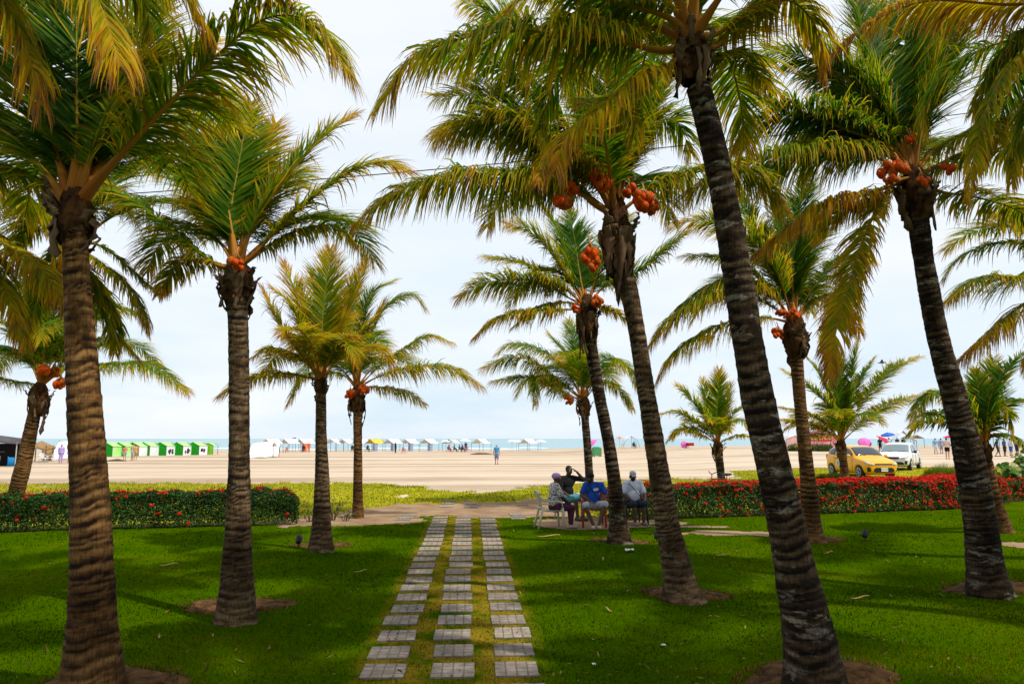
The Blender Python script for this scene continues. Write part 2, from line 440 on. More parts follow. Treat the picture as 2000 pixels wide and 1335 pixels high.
rp_.color_ramp.elements[1].position = .68; rp_.color_ramp.elements[1].color = (.17, .36, .39, 1)
l_.new(nz.outputs['Fac'], rp_.inputs[0]); l_.new(rp_.outputs[0], b_.inputs['Base Color'])
bp_ = n_.new('ShaderNodeBump'); bp_.inputs['Strength'].default_value = .5; bp_.inputs['Distance'].default_value = .4; l_.new(nz.outputs['Fac'], bp_.inputs['Height']); l_.new(bp_.outputs[0], b_.inputs['Normal'])

def zone_obj(name, k, mat):
    f = F4[ZN == k]
    used = np.unique(f); remap = np.full(len(GV), -1, np.int32); remap[used] = np.arange(len(used))
    o = link_mesh(name, np_mesh(name, GV[used], remap[f]), mat)
    o['kind'] = 'structure'
    return o
zone_obj('lawn', 0, M_lawn); zone_obj('soil_ground', 1, M_soil); zone_obj('grass_ground', 2, M_bgrass); zone_obj('beach', 3, M_sand)
sx = np.array([-30000, -900, 900, 30000.]); sy = np.array([150, 300, 900, 3000, 30000.])
A, B = np.meshgrid(sx, sy, indexing='ij')
f = [[i * 5 + j, (i + 1) * 5 + j, (i + 1) * 5 + j + 1, i * 5 + j + 1] for i in range(3) for j in range(4)]
o = link_mesh('sea', np_mesh('sea', np.stack([A, B, np.full(A.shape, -.36)], -1).reshape(-1, 3), f), M_sea); o['kind'] = 'structure'
# foam line of low surf
mb = MB(); rnd = random.Random(3)
for k in range(26):
    x0 = -130 + k * 11 + rnd.uniform(-4, 4); yy = 158 + rnd.uniform(0, 26); w = rnd.uniform(5, 15)
    mb.tube([(x0 + w * t, yy + .6 * math.sin(5 * t + k), -.36) for t in (0, .2, .4, .6, .8, 1)], [.05, .22, .3, .26, .2, .04], 6)
tag(mb.build('foam', pm('foam_white', (.75, .8, .8), (.6, .7, .72), 1), None, True), 'thin white lines of surf along the shore', 'foam', kind='stuff')

# ------------------------------------------------------------------ grass blades
M_blade = leaf_mat('lawn_blades', [(0, (.021, .064, .0)), (.35, (.058, .126, .0)), (.62, (.115, .166, .001)), (.85, (.15, .120, .002)), (1, (.22, .13, .008))], .9, .3, .0)
M_bblade = leaf_mat('beach_grass_blades', [(0, (.07, .15, .006)), (.4, (.22, .26, .01)), (.8, (.36, .33, .02)), (1, (.42, .34, .08))], .6, .35, .15)
TRUNK_SPOTS = []
def blades(name, x, y, h, w, tint, mat, label, seed=0, up=.75):
    rs = np.random.RandomState(seed); n = len(x)
    a = rs.rand(n) * 6.283; lean = rs.rand(n) * .7 * h; b = rs.rand(n) * 6.283
    z = gz(x, y) - .004
    c = np.stack([x, y, z], -1); dx = np.stack([np.cos(a) * w / 2, np.sin(a) * w / 2, np.zeros(n)], -1)
    tip = c + np.stack([np.cos(b) * lean, np.sin(b) * lean, h], -1)
    v = np.stack([c - dx, c + dx, tip], 1).reshape(-1, 3)
    fc = np.arange(n * 3).reshape(-1, 3)
    me = np_mesh(name, v, fc, {'tint': np.repeat(tint, 3)})
    o = link_mesh(name, me, mat, smooth=True)
    q = rs.randn(n, 3) * (1 - up); q[:, 2] = 1; q /= np.linalg.norm(q, axis=1, keepdims=True)
    me.normals_split_custom_set_from_vertices(np.repeat(q, 3, axis=0).astype(np.float32))
    return tag(o, label, 'grass', kind='stuff')
ROW0, PITCH, NROW = 2.35, .6, 36
COLX = (PATH_X - .612, PATH_X, PATH_X + .612)
def on_slab(x, y):
    r = (y - ROW0) % PITCH
    q = np.zeros(x.shape, bool)
    w = .215 - .075 * vnoise(x * 9, y * 9, 71) - .05 * vnoise(x * 2, y * 2, 72)
    for c in COLX: q |= np.abs(x - c) < w
    return q & (np.abs(r - .205) < w) & (y < 19.6)
rs = np.random.RandomState(7)
N = 430000
y = 3.0 / (1 - rs.rand(N) * (1 - 3.0 / 20.5)); x = PATH_X + .1 + (rs.rand(N) * 2 - 1) * (3.0 + y * .86)
k = (zone(x, y) == 0) & ~on_slab(x, y) & ((y < hedge_y(x) - .05) | ((x > -4) & (x < 3.3)))
x, y = x[k], y[k]
tint = np.clip(.32 + 1.5 * (fnoise(x * .45, y * .45, 77) - .5) + .55 * np.clip(fnoise(x * .9 + 4, y * .9, 79) - .62, 0, 1) * 4 + .5 * (fnoise(x * 3, y * 3, 78) - .5) + .13 * rs.randn(len(x)), 0, .86)
inpath = np.abs(x - PATH_X) < .9
tint = np.where(inpath, np.clip(tint + .25 + .5 * (fnoise(x * 2, y * 2, 3) - .4), 0, 1), tint)
h = (.012 + .016 * rs.rand(len(x))) * np.where(inpath, .8, 1.0) * (1 + .02 * y); w = .0016 * y * (.6 + .6 * rs.rand(len(x)))
blades('lawn_grass', x, y, h, w, tint, M_blade, 'short mown grass of the palm lawn')
N = 170000
y = 19 + rs.rand(N) ** 1.25 * 23; x = (rs.rand(N) * 2 - 1) * (3 + y * .82) + .05 * y
k = (zone(x, y) == 2); x, y = x[k], y[k]
nn = fnoise(x * .5, y * .5, 41)
tint = np.clip(.28 + 1.3 * (nn - .25) + .15 * rs.randn(len(x)), 0, 1)
tall = np.clip((fnoise(x * .35 + 3, y * .7, 50) - .55) * 5, 0, 1)
h = (.03 + .04 * rs.rand(len(x))) * (1 + 1.2 * tall); w = .018 + .014 * rs.rand(len(x))
blades('beach_grass', x, y, h, w, tint, M_bblade, 'yellowing rough grass between hedge and sand', 1)
# bits of dead leaf and clippings trodden into the turf
r9 = np.random.RandomState(99); n = 1700
y = 5.2 / (1 - r9.rand(n) * (1 - 5.2 / 18.0)); x = (r9.rand(n) * 2 - 1) * (1.6 + y * .80); k = (zone(x, y) == 0) & (fnoise(x * .6, y * .6, 17) + .25 * r9.rand(n) > .5); x, y = x[k], y[k]; n = len(x)
a = r9.rand(n) * 6.283; ln = .012 + .05 * r9.rand(n) ** 3; wd = .006 + .007 * r9.rand(n); c = np.stack([x, y, gz(x, y) + .018 + .012 * r9.rand(n)], -1)
d = np.stack([np.cos(a), np.sin(a), .4 * r9.randn(n)], -1) * ln[:, None]; e_ = np.stack([-np.sin(a), np.cos(a), .3 * r9.randn(n)], -1) * wd[:, None]
M_lit = leaf_mat('leaf_litter', [(0, (.03, .018, .008)), (.5, (.14, .08, .025)), (1, (.30, .22, .09))], .8, .1, .05)
tag(link_mesh('leaf_litter', np_mesh('leaf_litter', np.stack([c - d, c + e_, c + d, c - e_], 1).reshape(-1, 3), np.arange(n * 4).reshape(-1, 4), {'tint': np.repeat(r9.rand(n), 4)}), M_lit, smooth=False), 'specks of dead leaf and clippings scattered over the lawn', 'litter', kind='stuff')
# two taller green clumps of weeds near the cars
def clump(px, Y, rx, ry, hh, n, label, seed):
    c = onground(px, Y); r_ = np.random.RandomState(seed)
    rr = np.sqrt(r_.rand(n)); th = r_.rand(n) * 6.283
    x = c.x + rx * rr * np.cos(th); y = c.y + ry * rr * np.sin(th)
    return blades('grass_clump', x, y, hh * (1.05 - rr ** 2) * (.6 + .5 * r_.rand(n)), np.full(n, .03), np.clip(.05 + .25 * r_.rand(n), 0, 1), M_bblade, label, seed)
clump(1835, 32.5, 1.1, .7, .75, 2600, 'tall green weeds growing by the sand, right of the white car', 60)
clump(1625, 31.0, 1.2, .6, .42, 2200, 'low green weeds in front of the taxi rear wheel', 61)

# ------------------------------------------------------------------ the path of slabs
M_slab, n_, l_, b_ = new_mat('scored_concrete')
b_.inputs['Roughness'].default_value = .9; b_.inputs['Specular IOR Level'].default_value = .15
tc_ = n_.new('ShaderNodeTexCoord'); nz = n_.new('ShaderNodeTexNoise'); nz.inputs['Scale'].default_value = 9; nz.inputs['Detail'].default_value = 8
oi = n_.new('ShaderNodeObjectInfo'); av = n_.new('ShaderNodeVectorMath'); av.operation = 'ADD'
cmb = n_.new('ShaderNodeCombineXYZ'); ml = n_.new('ShaderNodeMath'); ml.operation = 'MULTIPLY'; ml.inputs[1].default_value = 60
l_.new(oi.outputs['Random'], ml.inputs[0]); l_.new(ml.outputs[0], cmb.inputs[0])
l_.new(tc_.outputs['Object'], av.inputs[0]); l_.new(cmb.outputs[0], av.inputs[1]); l_.new(av.outputs[0], nz.inputs['Vector'])
rp_ = n_.new('ShaderNodeValToRGB'); rp_.color_ramp.elements[0].position = .3; rp_.color_ramp.elements[0].color = (.175, .143, .118, 1)
rp_.color_ramp.elements[1].position = .7; rp_.color_ramp.elements[1].color = (.335, .285, .245, 1)
l_.new(nz.outputs['Fac'], rp_.inputs[0])
hs = n_.new('ShaderNodeHueSaturation'); mr = n_.new('ShaderNodeMapRange'); mr.inputs['To Min'].default_value = .78; mr.inputs['To Max'].default_value = 1.15
l_.new(oi.outputs['Random'], mr.inputs[0]); l_.new(mr.outputs[0], hs.inputs['Value']); l_.new(rp_.outputs[0], hs.inputs['Color']); l_.new(hs.outputs[0], b_.inputs['Base Color'])
bp_ = n_.new('ShaderNodeBump'); bp_.inputs['Strength'].default_value = .4; bp_.inputs['Distance'].default_value = .01
l_.new(nz.outputs['Fac'], bp_.inputs['Height']); l_.new(bp_.outputs[0], b_.inputs['Normal'])
M_groove = pm('groove_dirt', (.13, .105, .075), (.17, .14, .095), 30, .95)
def slab_mesh(name, rnd):
    """a slab with 4 x 4 raised squares between scored grooves and chipped edges"""
    mb = MB()
    mb.box((0, 0, -.020), (.392, .392, .060), m=1)
    g = .4 / 4
    for i in range(4):
        for j in range(4):
            cx_, cy_ = -.2 + g * (i + .5), -.2 + g * (j + .5)
            hw = g / 2 - .0022; e0 = [rnd.uniform(0, .006) for _ in range(4)]
            if i in (0, 3) and j in (0, 3): e0[rnd.randrange(4)] += rnd.uniform(0, .014)
            pts = [(-hw + e0[0], -hw + e0[0]), (hw - e0[1], -hw + e0[1]), (hw - e0[2], hw - e0[2]), (-hw + e0[3], hw - e0[3])]
            vs = [(cx_ + a, cy_ + b, 0) for a, b in pts] + [(cx_ + a * .95, cy_ + b * .95, .0135 + rnd.uniform(-.001, .001)) for a, b in pts]
            mb.add(vs, [(4, 5, 6, 7), (0, 1, 5, 4), (1, 2, 6, 5), (2, 3, 7, 6), (3, 0, 4, 7)], 0)
    me = bpy.data.meshes.new(name); me.from_pydata(mb.v, [], mb.f); me.polygons.foreach_set('material_index', mb.m)
    me.materials.append(M_slab); me.materials.append(M_groove); me.update()
    return me
rnd = random.Random(12)
SLABS = [slab_mesh('path_slab', rnd) for _ in range(6)]
def slab(x, y, label, grp='grey slabs of the path across the lawn', dz=0):
    o = bpy.data.objects.new('path_slab', rnd.choice(SLABS)); COL.objects.link(o)
    o.location = (x, y, gzf(x, y) + .004 + dz)
    o.rotation_euler = (rnd.uniform(-.008, .008), rnd.uniform(-.008, .008), rnd.uniform(-.022, .022) + rnd.choice((0, math.pi / 2, math.pi)))
    return tag(o, label, 'slab', grp, 'thing')
ORD = ['', 'first', 'second', 'third', 'fourth', 'fifth', 'sixth', 'seventh', 'eighth', 'ninth', 'tenth', 'eleventh', 'twelfth', 'thirteenth', 'fourteenth', 'fifteenth', 'sixteenth', 'seventeenth', 'eighteenth', 'nineteenth', 'twentieth', 'twenty-first', 'twenty-second', 'twenty-third', 'twenty-fourth', 'twenty-fifth', 'twenty-sixth', 'twenty-seventh', 'twenty-eighth', 'twenty-ninth']
r0 = 0
for r in range(NROW):
    yy = ROW0 + PITCH * r + .205
    if yy < 5.75 or yy > 19.5: continue
    r0 += 1
    for c, nm in zip(COLX, ('left', 'middle', 'right')):
        slab(c + rnd.uniform(-.02, .02), yy + rnd.uniform(-.03, .03), f'grey scored slab, {nm} column of the path, {ORD[r0]} from the near end')
for i, (x, y) in enumerate([(-1.75, 18.9), (-1.7, 19.4), (-1.68, 19.9)]):
    slab(x, y, f'pale slab in bare soil left of the path end, {ORD[i + 1]} from the lawn', 'loose slabs beside the path end')
for i, (x, y) in enumerate([(1.28, 19.0), (1.32, 19.5), (1.3, 20.0)]):
    slab(x, y, f'pale slab in the turf right of the path end, {ORD[i + 1]} from the lawn', 'loose slabs beside the path end')
for x, y, w in ((-.72, 22.0, 'nearest of three on the left'), (-.7, 22.7, 'middle of three on the left'), (-.68, 23.4, 'farthest of three on the left'), (.02, 21.9, 'nearer of two in the centre'), (.0, 22.6, 'farther of two in the centre'), (.74, 22.1, 'first on the right'), (1.6, 22.3, 'farthest right, near the seated people')):
    slab(x, y, 'half buried slab in sandy soil past the path, ' + w, 'half buried slabs in the sandy soil', -.006)
# ================================================================== PALMS
RAMP_G = [(0, (.022, .095, .003)), (.28, (.100, .225, .003)), (.46, (.31, .325, .004)), (.66, (.66, .47, .006)), (.88, (.58, .24, .012)), (1, (.25, .125, .045))]
M_leaf = leaf_mat('palm_leaflet', RAMP_G, .55, .60, .10)
M_rib = leaf_mat('palm_midrib', [(0, (.17, .15, .012)), (.45, (.36, .17, .015)), (1, (.27, .085, .010))], .6, .0, .12)
M_fibre = pm('palm_fibre', (.014, .007, .003), (.110, .048, .017), 9, .95, .8, 40, .1, stretch=(1, 1, .35))
M_sheath = pm('dry_sheath', (.05, .028, .014), (.20, .125, .07), 7, .9, .5, 30, .15, stretch=(1, 1, .4))
M_nut = pm('orange_coconut', (.52, .040, .002), (.64, .10, .004), 5, .5, .1, 30, .08)
_n, _l, _b = M_nut.node_tree.nodes, M_nut.node_tree.links, M_nut.node_tree.nodes['Principled BSDF']
_oi = _n.new('ShaderNodeObjectInfo'); _h = _n.new('ShaderNodeMix'); _h.data_type = 'RGBA'; _src = _b.inputs['Base Color'].links[0].from_socket
_r = _n.new('ShaderNodeValToRGB'); _r.color_ramp.elements[0].position = .55; _r.color_ramp.elements[0].color = (0, 0, 0, 1); _r.color_ramp.elements[1].position = 1; _r.color_ramp.elements[1].color = (.8, .8, .8, 1)
_l.new(_oi.outputs['Random'], _r.inputs[0]); _l.new(_r.outputs[0], _h.inputs['Factor']); _l.new(_src, _h.inputs[6]); _h.inputs[7].default_value = (.30, .10, .015, 1); _l.new(_h.outputs[2], _b.inputs['Base Color'])
M_stalk = pm('fruit_stalk', (.45, .17, .03), (.50, .26, .06), 12, .6)
M_bark = {
    'warm': trunk_mat('bark_warm', (.035, .017, .006), (.15, .070, .020), (.29, .155, .055), .20),
    'grey': trunk_mat('bark_grey', (.024, .014, .007), (.100, .058, .026), (.23, .155, .082), .45),
    'dark': trunk_mat('bark_dark', (.008, .005, .0025), (.036, .020, .009), (.125, .082, .042), .85),
}
def resample(pts, n):
    """smooth curve through pts, n points at even arc length"""
    p = np.array([tuple(q) for q in pts], float)
    q = np.vstack([2 * p[0] - p[1], p, 2 * p[-1] - p[-2]])
    out = []
    for i in range(1, len(q) - 2):
        t = np.linspace(0, 1, 16, endpoint=False)[:, None]
        a, b, c, d = q[i - 1], q[i], q[i + 1], q[i + 2]
        out.append(.5 * ((2 * b) + (-a + c) * t + (2 * a - 5 * b + 4 * c - d) * t ** 2 + (-a + 3 * b - 3 * c + d) * t ** 3))
    out.append(p[-1:]); o = np.vstack(out)
    s = np.concatenate([[0], np.cumsum(np.linalg.norm(np.diff(o, axis=0), axis=1))])
    u = np.linspace(0, s[-1], n)
    return np.stack([np.interp(u, s, o[:, k]) for k in range(3)], -1), s[-1]
def nrm(a): return a / np.maximum(np.linalg.norm(a, axis=-1, keepdims=True), 1e-9)
def frond(parent, origin, pts, rs, droop=.5, tint=.25, lmax=None, pet=.16, width=.024, dens=1.0, thick=1.0, roll=0.0, tip_dry=.50):
    """one leaf of a palm: leaflets as one mesh, the midrib its own sub-part; pts are world points, local to origin"""
    M = 44
    c, L = resample(pts, M)
    c = c - np.array(origin)
    T = nrm(np.gradient(c, axis=0))
    rad = c[-1] - c[0]; rad[2] = 0
    rad = rad / (np.linalg.norm(rad) + 1e-6)
    Z = np.array([0, 0, 1.0])
    N = Z - T * T[:, 2:3]
    N = N - rad * np.clip((np.abs(T[:, 2:3]) - .8) * 5, 0, 1) * .5
    N = nrm(N - T * np.sum(N * T, -1, keepdims=True))
    B = np.cross(T, N)
    rl = roll + np.linspace(0, rs.uniform(-.5, .5), M)
    cr_, sr_ = np.cos(rl)[:, None], np.sin(rl)[:, None]
    N, B = N * cr_ + B * sr_, B * cr_ - N * sr_
    if lmax is None: lmax = min(.92, max(.38, .285 * L))
    n = int(L * (1 - pet) / .0096 * dens)
    V = []; Tn = []
    for side in (-1, 1):
        t = np.linspace(pet, .995, n) + rs.uniform(-.4, .4, n) / n
        t = np.clip(t, pet, 1)
        for _ in range(rs.randint(0, 4)):                      # torn gaps
            g0 = rs.uniform(pet, .9); t = t[~((t > g0) & (t < g0 + rs.uniform(.01, .04)))]
        m = len(t); fi = t * (M - 1)
        def it(a): return np.stack([np.interp(fi, np.arange(M), a[:, k]) for k in range(3)], -1)
        p, tt, nn, bb = it(c), nrm(it(T)), nrm(it(N)), nrm(it(B))
        u = (t - pet) / (1 - pet)
        cl = (vnoise(t * 26 + side * 7, t * 0, rs.randint(9999)) - .5)
        ang = np.radians(86 - 50 * u ** 1.6 + rs.randn(m) * 6 + cl * 16)[:, None] * (1 - .42 * np.clip(np.abs(tt[:, 2:3]) - .25, 0, 1) / .75)
        lift = ((.26 - .2 * u) * (1 - .9 * droop) + rs.randn(m) * .09 + cl * .16)[:, None]
        d = nrm(side * bb * np.sin(ang) + tt * np.cos(ang) + nn * lift)
        prof = np.interp(u, [0, .06, .25, .5, .8, 1], [.45, .72, 1.0, .95, .68, .36])
        ln = lmax * prof * rs.uniform(.72, 1.12, m)
        brk = rs.rand(m) < .05; ln = np.where(brk, ln * rs.uniform(.35, .8, m), ln)
        K = 5
        dr = (droop * rs.uniform(.55, 1.5, m) + (rs.rand(m) < .05) * rs.uniform(.4, 1.2, m))[:, None]
        wv = tt - d * np.sum(tt * d, -1, keepdims=True); wv = nrm(wv)
        tw = rs.uniform(-.6, .6, m)[:, None]
        rows = []
        wk = [.55, 1.0, .92, .60, .10]
        for k in range(K):
            w3 = nrm(wv - d * np.sum(wv * d, -1, keepdims=True))
            w3 = w3 * np.cos(tw) + np.cross(d, w3) * np.sin(tw)
            hw = (width * .5 * wk[k] * np.clip(prof * 1.15, .5, 1))[:, None]
            rows.append((p - w3 * hw, p + w3 * hw))
            p = p + d * (ln / (K - 1))[:, None]
            d = d + np.array([0, 0, -1.0]) * dr * (.46 + .22 * k) + tt * .05 * k + rs.randn(m, 3) * .05
            d = nrm(d)
        V.append(np.stack([np.stack(r, 1) for r in rows], 1))           # m,K,2,3
        base = np.clip(tint * .80 + .09 * rs.randn(m), 0, 1)
        base = np.where(rs.rand(m) < .03 + .09 * tint, np.clip(base + rs.uniform(.25, .6, m), 0, 1), base)
        tn = base[:, None] + tip_dry * (np.linspace(0, 1, K)[None, :] ** 2.2) * rs.uniform(.2, 1.5, (m, 1)) + .22 * np.clip(u - .7, 0, 1)[:, None] / .3 * tip_dry / .3
        Tn.append(np.repeat(np.clip(tn, 0, 1)[:, :, None], 2, 2))
    V = np.concatenate(V); Tn = np.concatenate(Tn); m = len(V); K = 5
    base = (np.arange(m) * K * 2)[:, None]; k = np.arange(K - 1)[None, :] * 2
    f = np.stack([base + k, base + k + 1, base + k + 3, base + k + 2], -1).reshape(-1, 4)
    o = link_mesh('frond', np_mesh('frond', V.reshape(-1, 3), f, {'tint': Tn.ravel()}), M_leaf, parent)
    # midrib
    seg = 7; ts = np.linspace(0, 1, M)
    r0 = np.interp(ts, [0, .05, .16, .5, 1], [.058, .046, .027, .014, .003]) * thick
    wide = np.interp(ts, [0, .08, .25, 1], [1.35, 1.2, 1.0, 1.0])
    th = np.linspace(0, 2 * np.pi, seg, endpoint=False)
    v = c[:, None, :] + (B * wide[:, None])[:, None, :] * np.cos(th)[None, :, None] * r0[:, None, None] + N[:, None, :] * np.sin(th)[None, :, None] * (r0 * .62)[:, None, None] - N[:, None, :] * (r0 * .4)[:, None, None]
    i, j = np.meshgrid(np.arange(M - 1), np.arange(seg), indexing='ij'); j2 = (j + 1) % seg
    f = np.stack([i * seg + j, i * seg + j2, (i + 1) * seg + j2, (i + 1) * seg + j], -1).reshape(-1, 4)
    tr = np.repeat(np.clip(.95 - 1.6 * ts + rs.uniform(-.15, .1), .0 + tint * .6, 1), seg)
    link_mesh('midrib', np_mesh('midrib', v.reshape(-1, 3), f, {'tint': tr}), M_rib, o)
    return o
def trunk_mesh(pts, rad, rs, seg=26, step=.022):
    L0 = float(np.sum(np.linalg.norm(np.diff(np.array([tuple(q) for q in pts]), axis=0), axis=1)))
    M = int(L0 / step) + 2
    c, L = resample(pts, M)
    s0 = np.concatenate([[0], np.cumsum(np.linalg.norm(np.diff(np.array([tuple(q) for q in pts]), axis=0), axis=1))]); s0 = s0 / s0[-1]
    ts = np.linspace(0, 1, M); r = np.interp(ts, s0, rad)
    ker = np.ones(9) / 9; rp = np.pad(r, 4, mode='edge'); r = np.convolve(rp, ker, 'valid')
    T = nrm(np.gradient(c, axis=0)); a = nrm(np.cross(T, np.array([0, 1.0, 0]))); b = np.cross(T, a)
    th = np.linspace(0, 2 * np.pi, seg, endpoint=False)
    s = ts * L
    # ring scars at irregular spacing, each tilted and wavy
    ed = [0.0]
    while ed[-1] < L + .3: ed.append(ed[-1] + rs.uniform(.030, .125))
    ed = np.array(ed)
    wob = .012 * np.sin(th + rs.uniform(0, 6)) + .008 * np.sin(3 * th + rs.uniform(0, 6))
    SS = s[:, None] + wob[None, :] * (1 + .6 * np.sin(s[:, None] * 5)) + .022 * (vnoise(s[:, None] * 9, th[None, :] * 3, rs.randint(1000)) - .5)
    idx = np.clip(np.searchsorted(ed, SS) - 1, 0, len(ed) - 2)
    ph = (SS - ed[idx]) / (ed[idx + 1] - ed[idx])
    deep = np.array([rs.uniform(.25, 1.0) for _ in ed])[idx]
    low = np.clip(1 - s / .7, 0, 1)[:, None]                     # root flare is cracked rather than ringed
    saw = (ph ** 1.6) * .065 * deep * (1 - .6 * low)
    lump = .10 * (vnoise(s[:, None] * 3.2, (th / 6.283 * 5)[None, :] % 5, rs.randint(1000)) - .5) + .07 * (vnoise(s[:, None] * 16, (th * 2.4)[None, :], rs.randint(1000)) - .5)
    crack = low * .10 * (vnoise(s[:, None] * 1.5, (th * 6)[None, :], rs.randint(1000)) - .5)
    flare = .16 * np.exp(-s / .10)[:, None] * (1 + .5 * np.sin(th * 7 + 1)[None, :] + 1.2 * (vnoise(s[:, None] * 9, (th * 4)[None, :], 77) - .5))
    RR = r[:, None] * (1 + flare + saw + lump * .7 + crack)
    v = c[:, None, :] + a[:, None, :] * np.cos(th)[None, :, None] * RR[:, :, None] + b[:, None, :] * np.sin(th)[None, :, None] * RR[:, :, None]
    scar = np.clip(np.where(ph < .5, 1.25 - ph / .42, 0) * (.35 + deep) * (1 - .75 * low) * (.1 + 1.9 * vnoise(s[:, None] * 6, (th * 1.5)[None, :], 9)), 0, 1)
    i, j = np.meshgrid(np.arange(M - 1), np.arange(seg), indexing='ij'); j2 = (j + 1) % seg
    f = np.stack([i * seg + j, i * seg + j2, (i + 1) * seg + j2, (i + 1) * seg + j], -1).reshape(-1, 4)
    band = np.clip(1 - np.abs(ph - .72) / .26, 0, 1) * (1 - .8 * low) * np.clip(vnoise(s[:, None] * 3.1, (th * 1.2)[None, :], 19) * 3.0 - 1.05, 0, 1)
    return v.reshape(-1, 3), f, {'band': band.ravel(), 'scar': scar.ravel(), 'along': np.repeat(s, seg)}
def boss(parent, c, rx, rz, rs, lean):
    """fibrous swollen leaf bases under the crown"""
    nb, seg = 22, 26
    v = []
    for i in range(nb):
        u = i / (nb - 1); zz = -rz + 2 * rz * u
        pr = np.interp(u, [0, .12, .35, .6, .85, 1], [.55, .80, 1.0, .95, .68, .35])
        for k in range(seg):
            th = 6.283 * k / seg
            q = 1 + .10 * math.sin(5 * th + u * 7 + lean) + .08 * math.sin(9 * th - u * 9) + .26 * (float(vnoise(u * 7 + lean * 3, th * 3, 5)) - .5) + .05 * rs.randn()
            v.append((c.x + rx * pr * q * math.cos(th), c.y + rx * pr * q * math.sin(th), c.z + zz + .02 * rs.randn()))
    f = [[i * seg + k, i * seg + (k + 1) % seg, (i + 1) * seg + (k + 1) % seg, (i + 1) * seg + k] for i in range(nb - 1) for k in range(seg)]
    return link_mesh('crown_base', np_mesh('crown_base', v, f), M_fibre, parent)
def sheath(parent, c, ang, rx, ln, rs, up=False):
    """dead leaf base: a torn strip hanging from the crown base, or a broken stub still pointing up"""
    d = Vector((math.cos(ang), math.sin(ang), 0)); w = Vector((-d.y, d.x, 0))
    rows = []; w0 = rs.uniform(.6, 1.3); sw = rs.uniform(-.10, .10); k0 = rs.uniform(-.3, .5)
    for i in range(9):
        t = i / 8
        if up: p = c + d * (rx * .75 + rs.uniform(.10, .14) * t) + Vector((0, 0, -.06 + .30 * ln * t))
        else: p = c + d * (rx * (.92 - .30 * t) + .025 * math.sin(t * 5 + k0 * 6)) + Vector((0, 0, rx * k0 - ln * t)) + w * sw * t
        ww = (.050 * w0 * (1 - .8 * t ** 1.5) + .014 * rs.randn()) * rx / .2
        rows.append([p - w * ww + d * .02 * rs.randn(), p + d * .018, p + w * ww + d * .02 * rs.randn()])
    mb = MB(); mb.sheet(rows)
    return mb.build('leaf_stub' if up else 'dead_sheath', M_sheath, parent, True, solid=.010)
NUT = None
def nuts(parent, c, n, r, rs, spread=1.0):
    """a bunch of orange coconuts hanging by a branched stalk"""
    global NUT
    if NUT is None:
        m = MB(); m.ball((0, 0, 0), (1, .98, 1.12), 14, 10); NUT = m.build('coconut', M_nut, None, True).data
        bpy.data.objects.remove([q for q in bpy.data.objects if q.data == NUT][0])
    mb = MB(); top = Vector((0, 0, r * 3.2)); pos = []
    for i in range(n):
        th = 2.4 * i; k = (i / max(1, n)) ** .5
        q = Vector((math.cos(th) * r * 2.1 * k * spread, math.sin(th) * r * 1.9 * k * spread, rs.uniform(-2.0, 1.6) * r * (1.1 - .3 * k))); pos.append(q)
        mb.tube([top, top * .4 + q * .3 + Vector((0, 0, r)), q + Vector((0, 0, r * .9))], [r * .14, r * .10, r * .06], 5)
    mb.tube([top * 1.5 + Vector((0, r, 0)), top, Vector((0, 0, r * .8))], [r * .2, r * .2, r * .1], 6)
    b = mb.build('fruit_bunch', M_stalk, parent, True); b.location = c
    for q in pos:
        o = bpy.data.objects.new('coconut', NUT); COL.objects.link(o); o.parent = b
        s = r * rs.uniform(.62, 1.15); o.location = q; o.scale = (s, s, s * rs.uniform(1.0, 1.3))
        o.rotation_euler = (rs.uniform(-.5, .5), rs.uniform(-.5, .5), rs.uniform(0, 6))
    return b
def arc(c, az, el, L, bend):
    """a leaf's midrib that starts at azimuth/elevation and bows down under its weight"""
    p = Vector(c); pts = [p.copy()]; e_ = el; st = L / 7
    for i in range(7):
        p = p + Vector((math.sin(az) * math.cos(e_), math.cos(az) * math.cos(e_), math.sin(e_))) * st
        pts.append(p.copy()); e_ -= bend * (.35 + .22 * i) * .42
    return pts
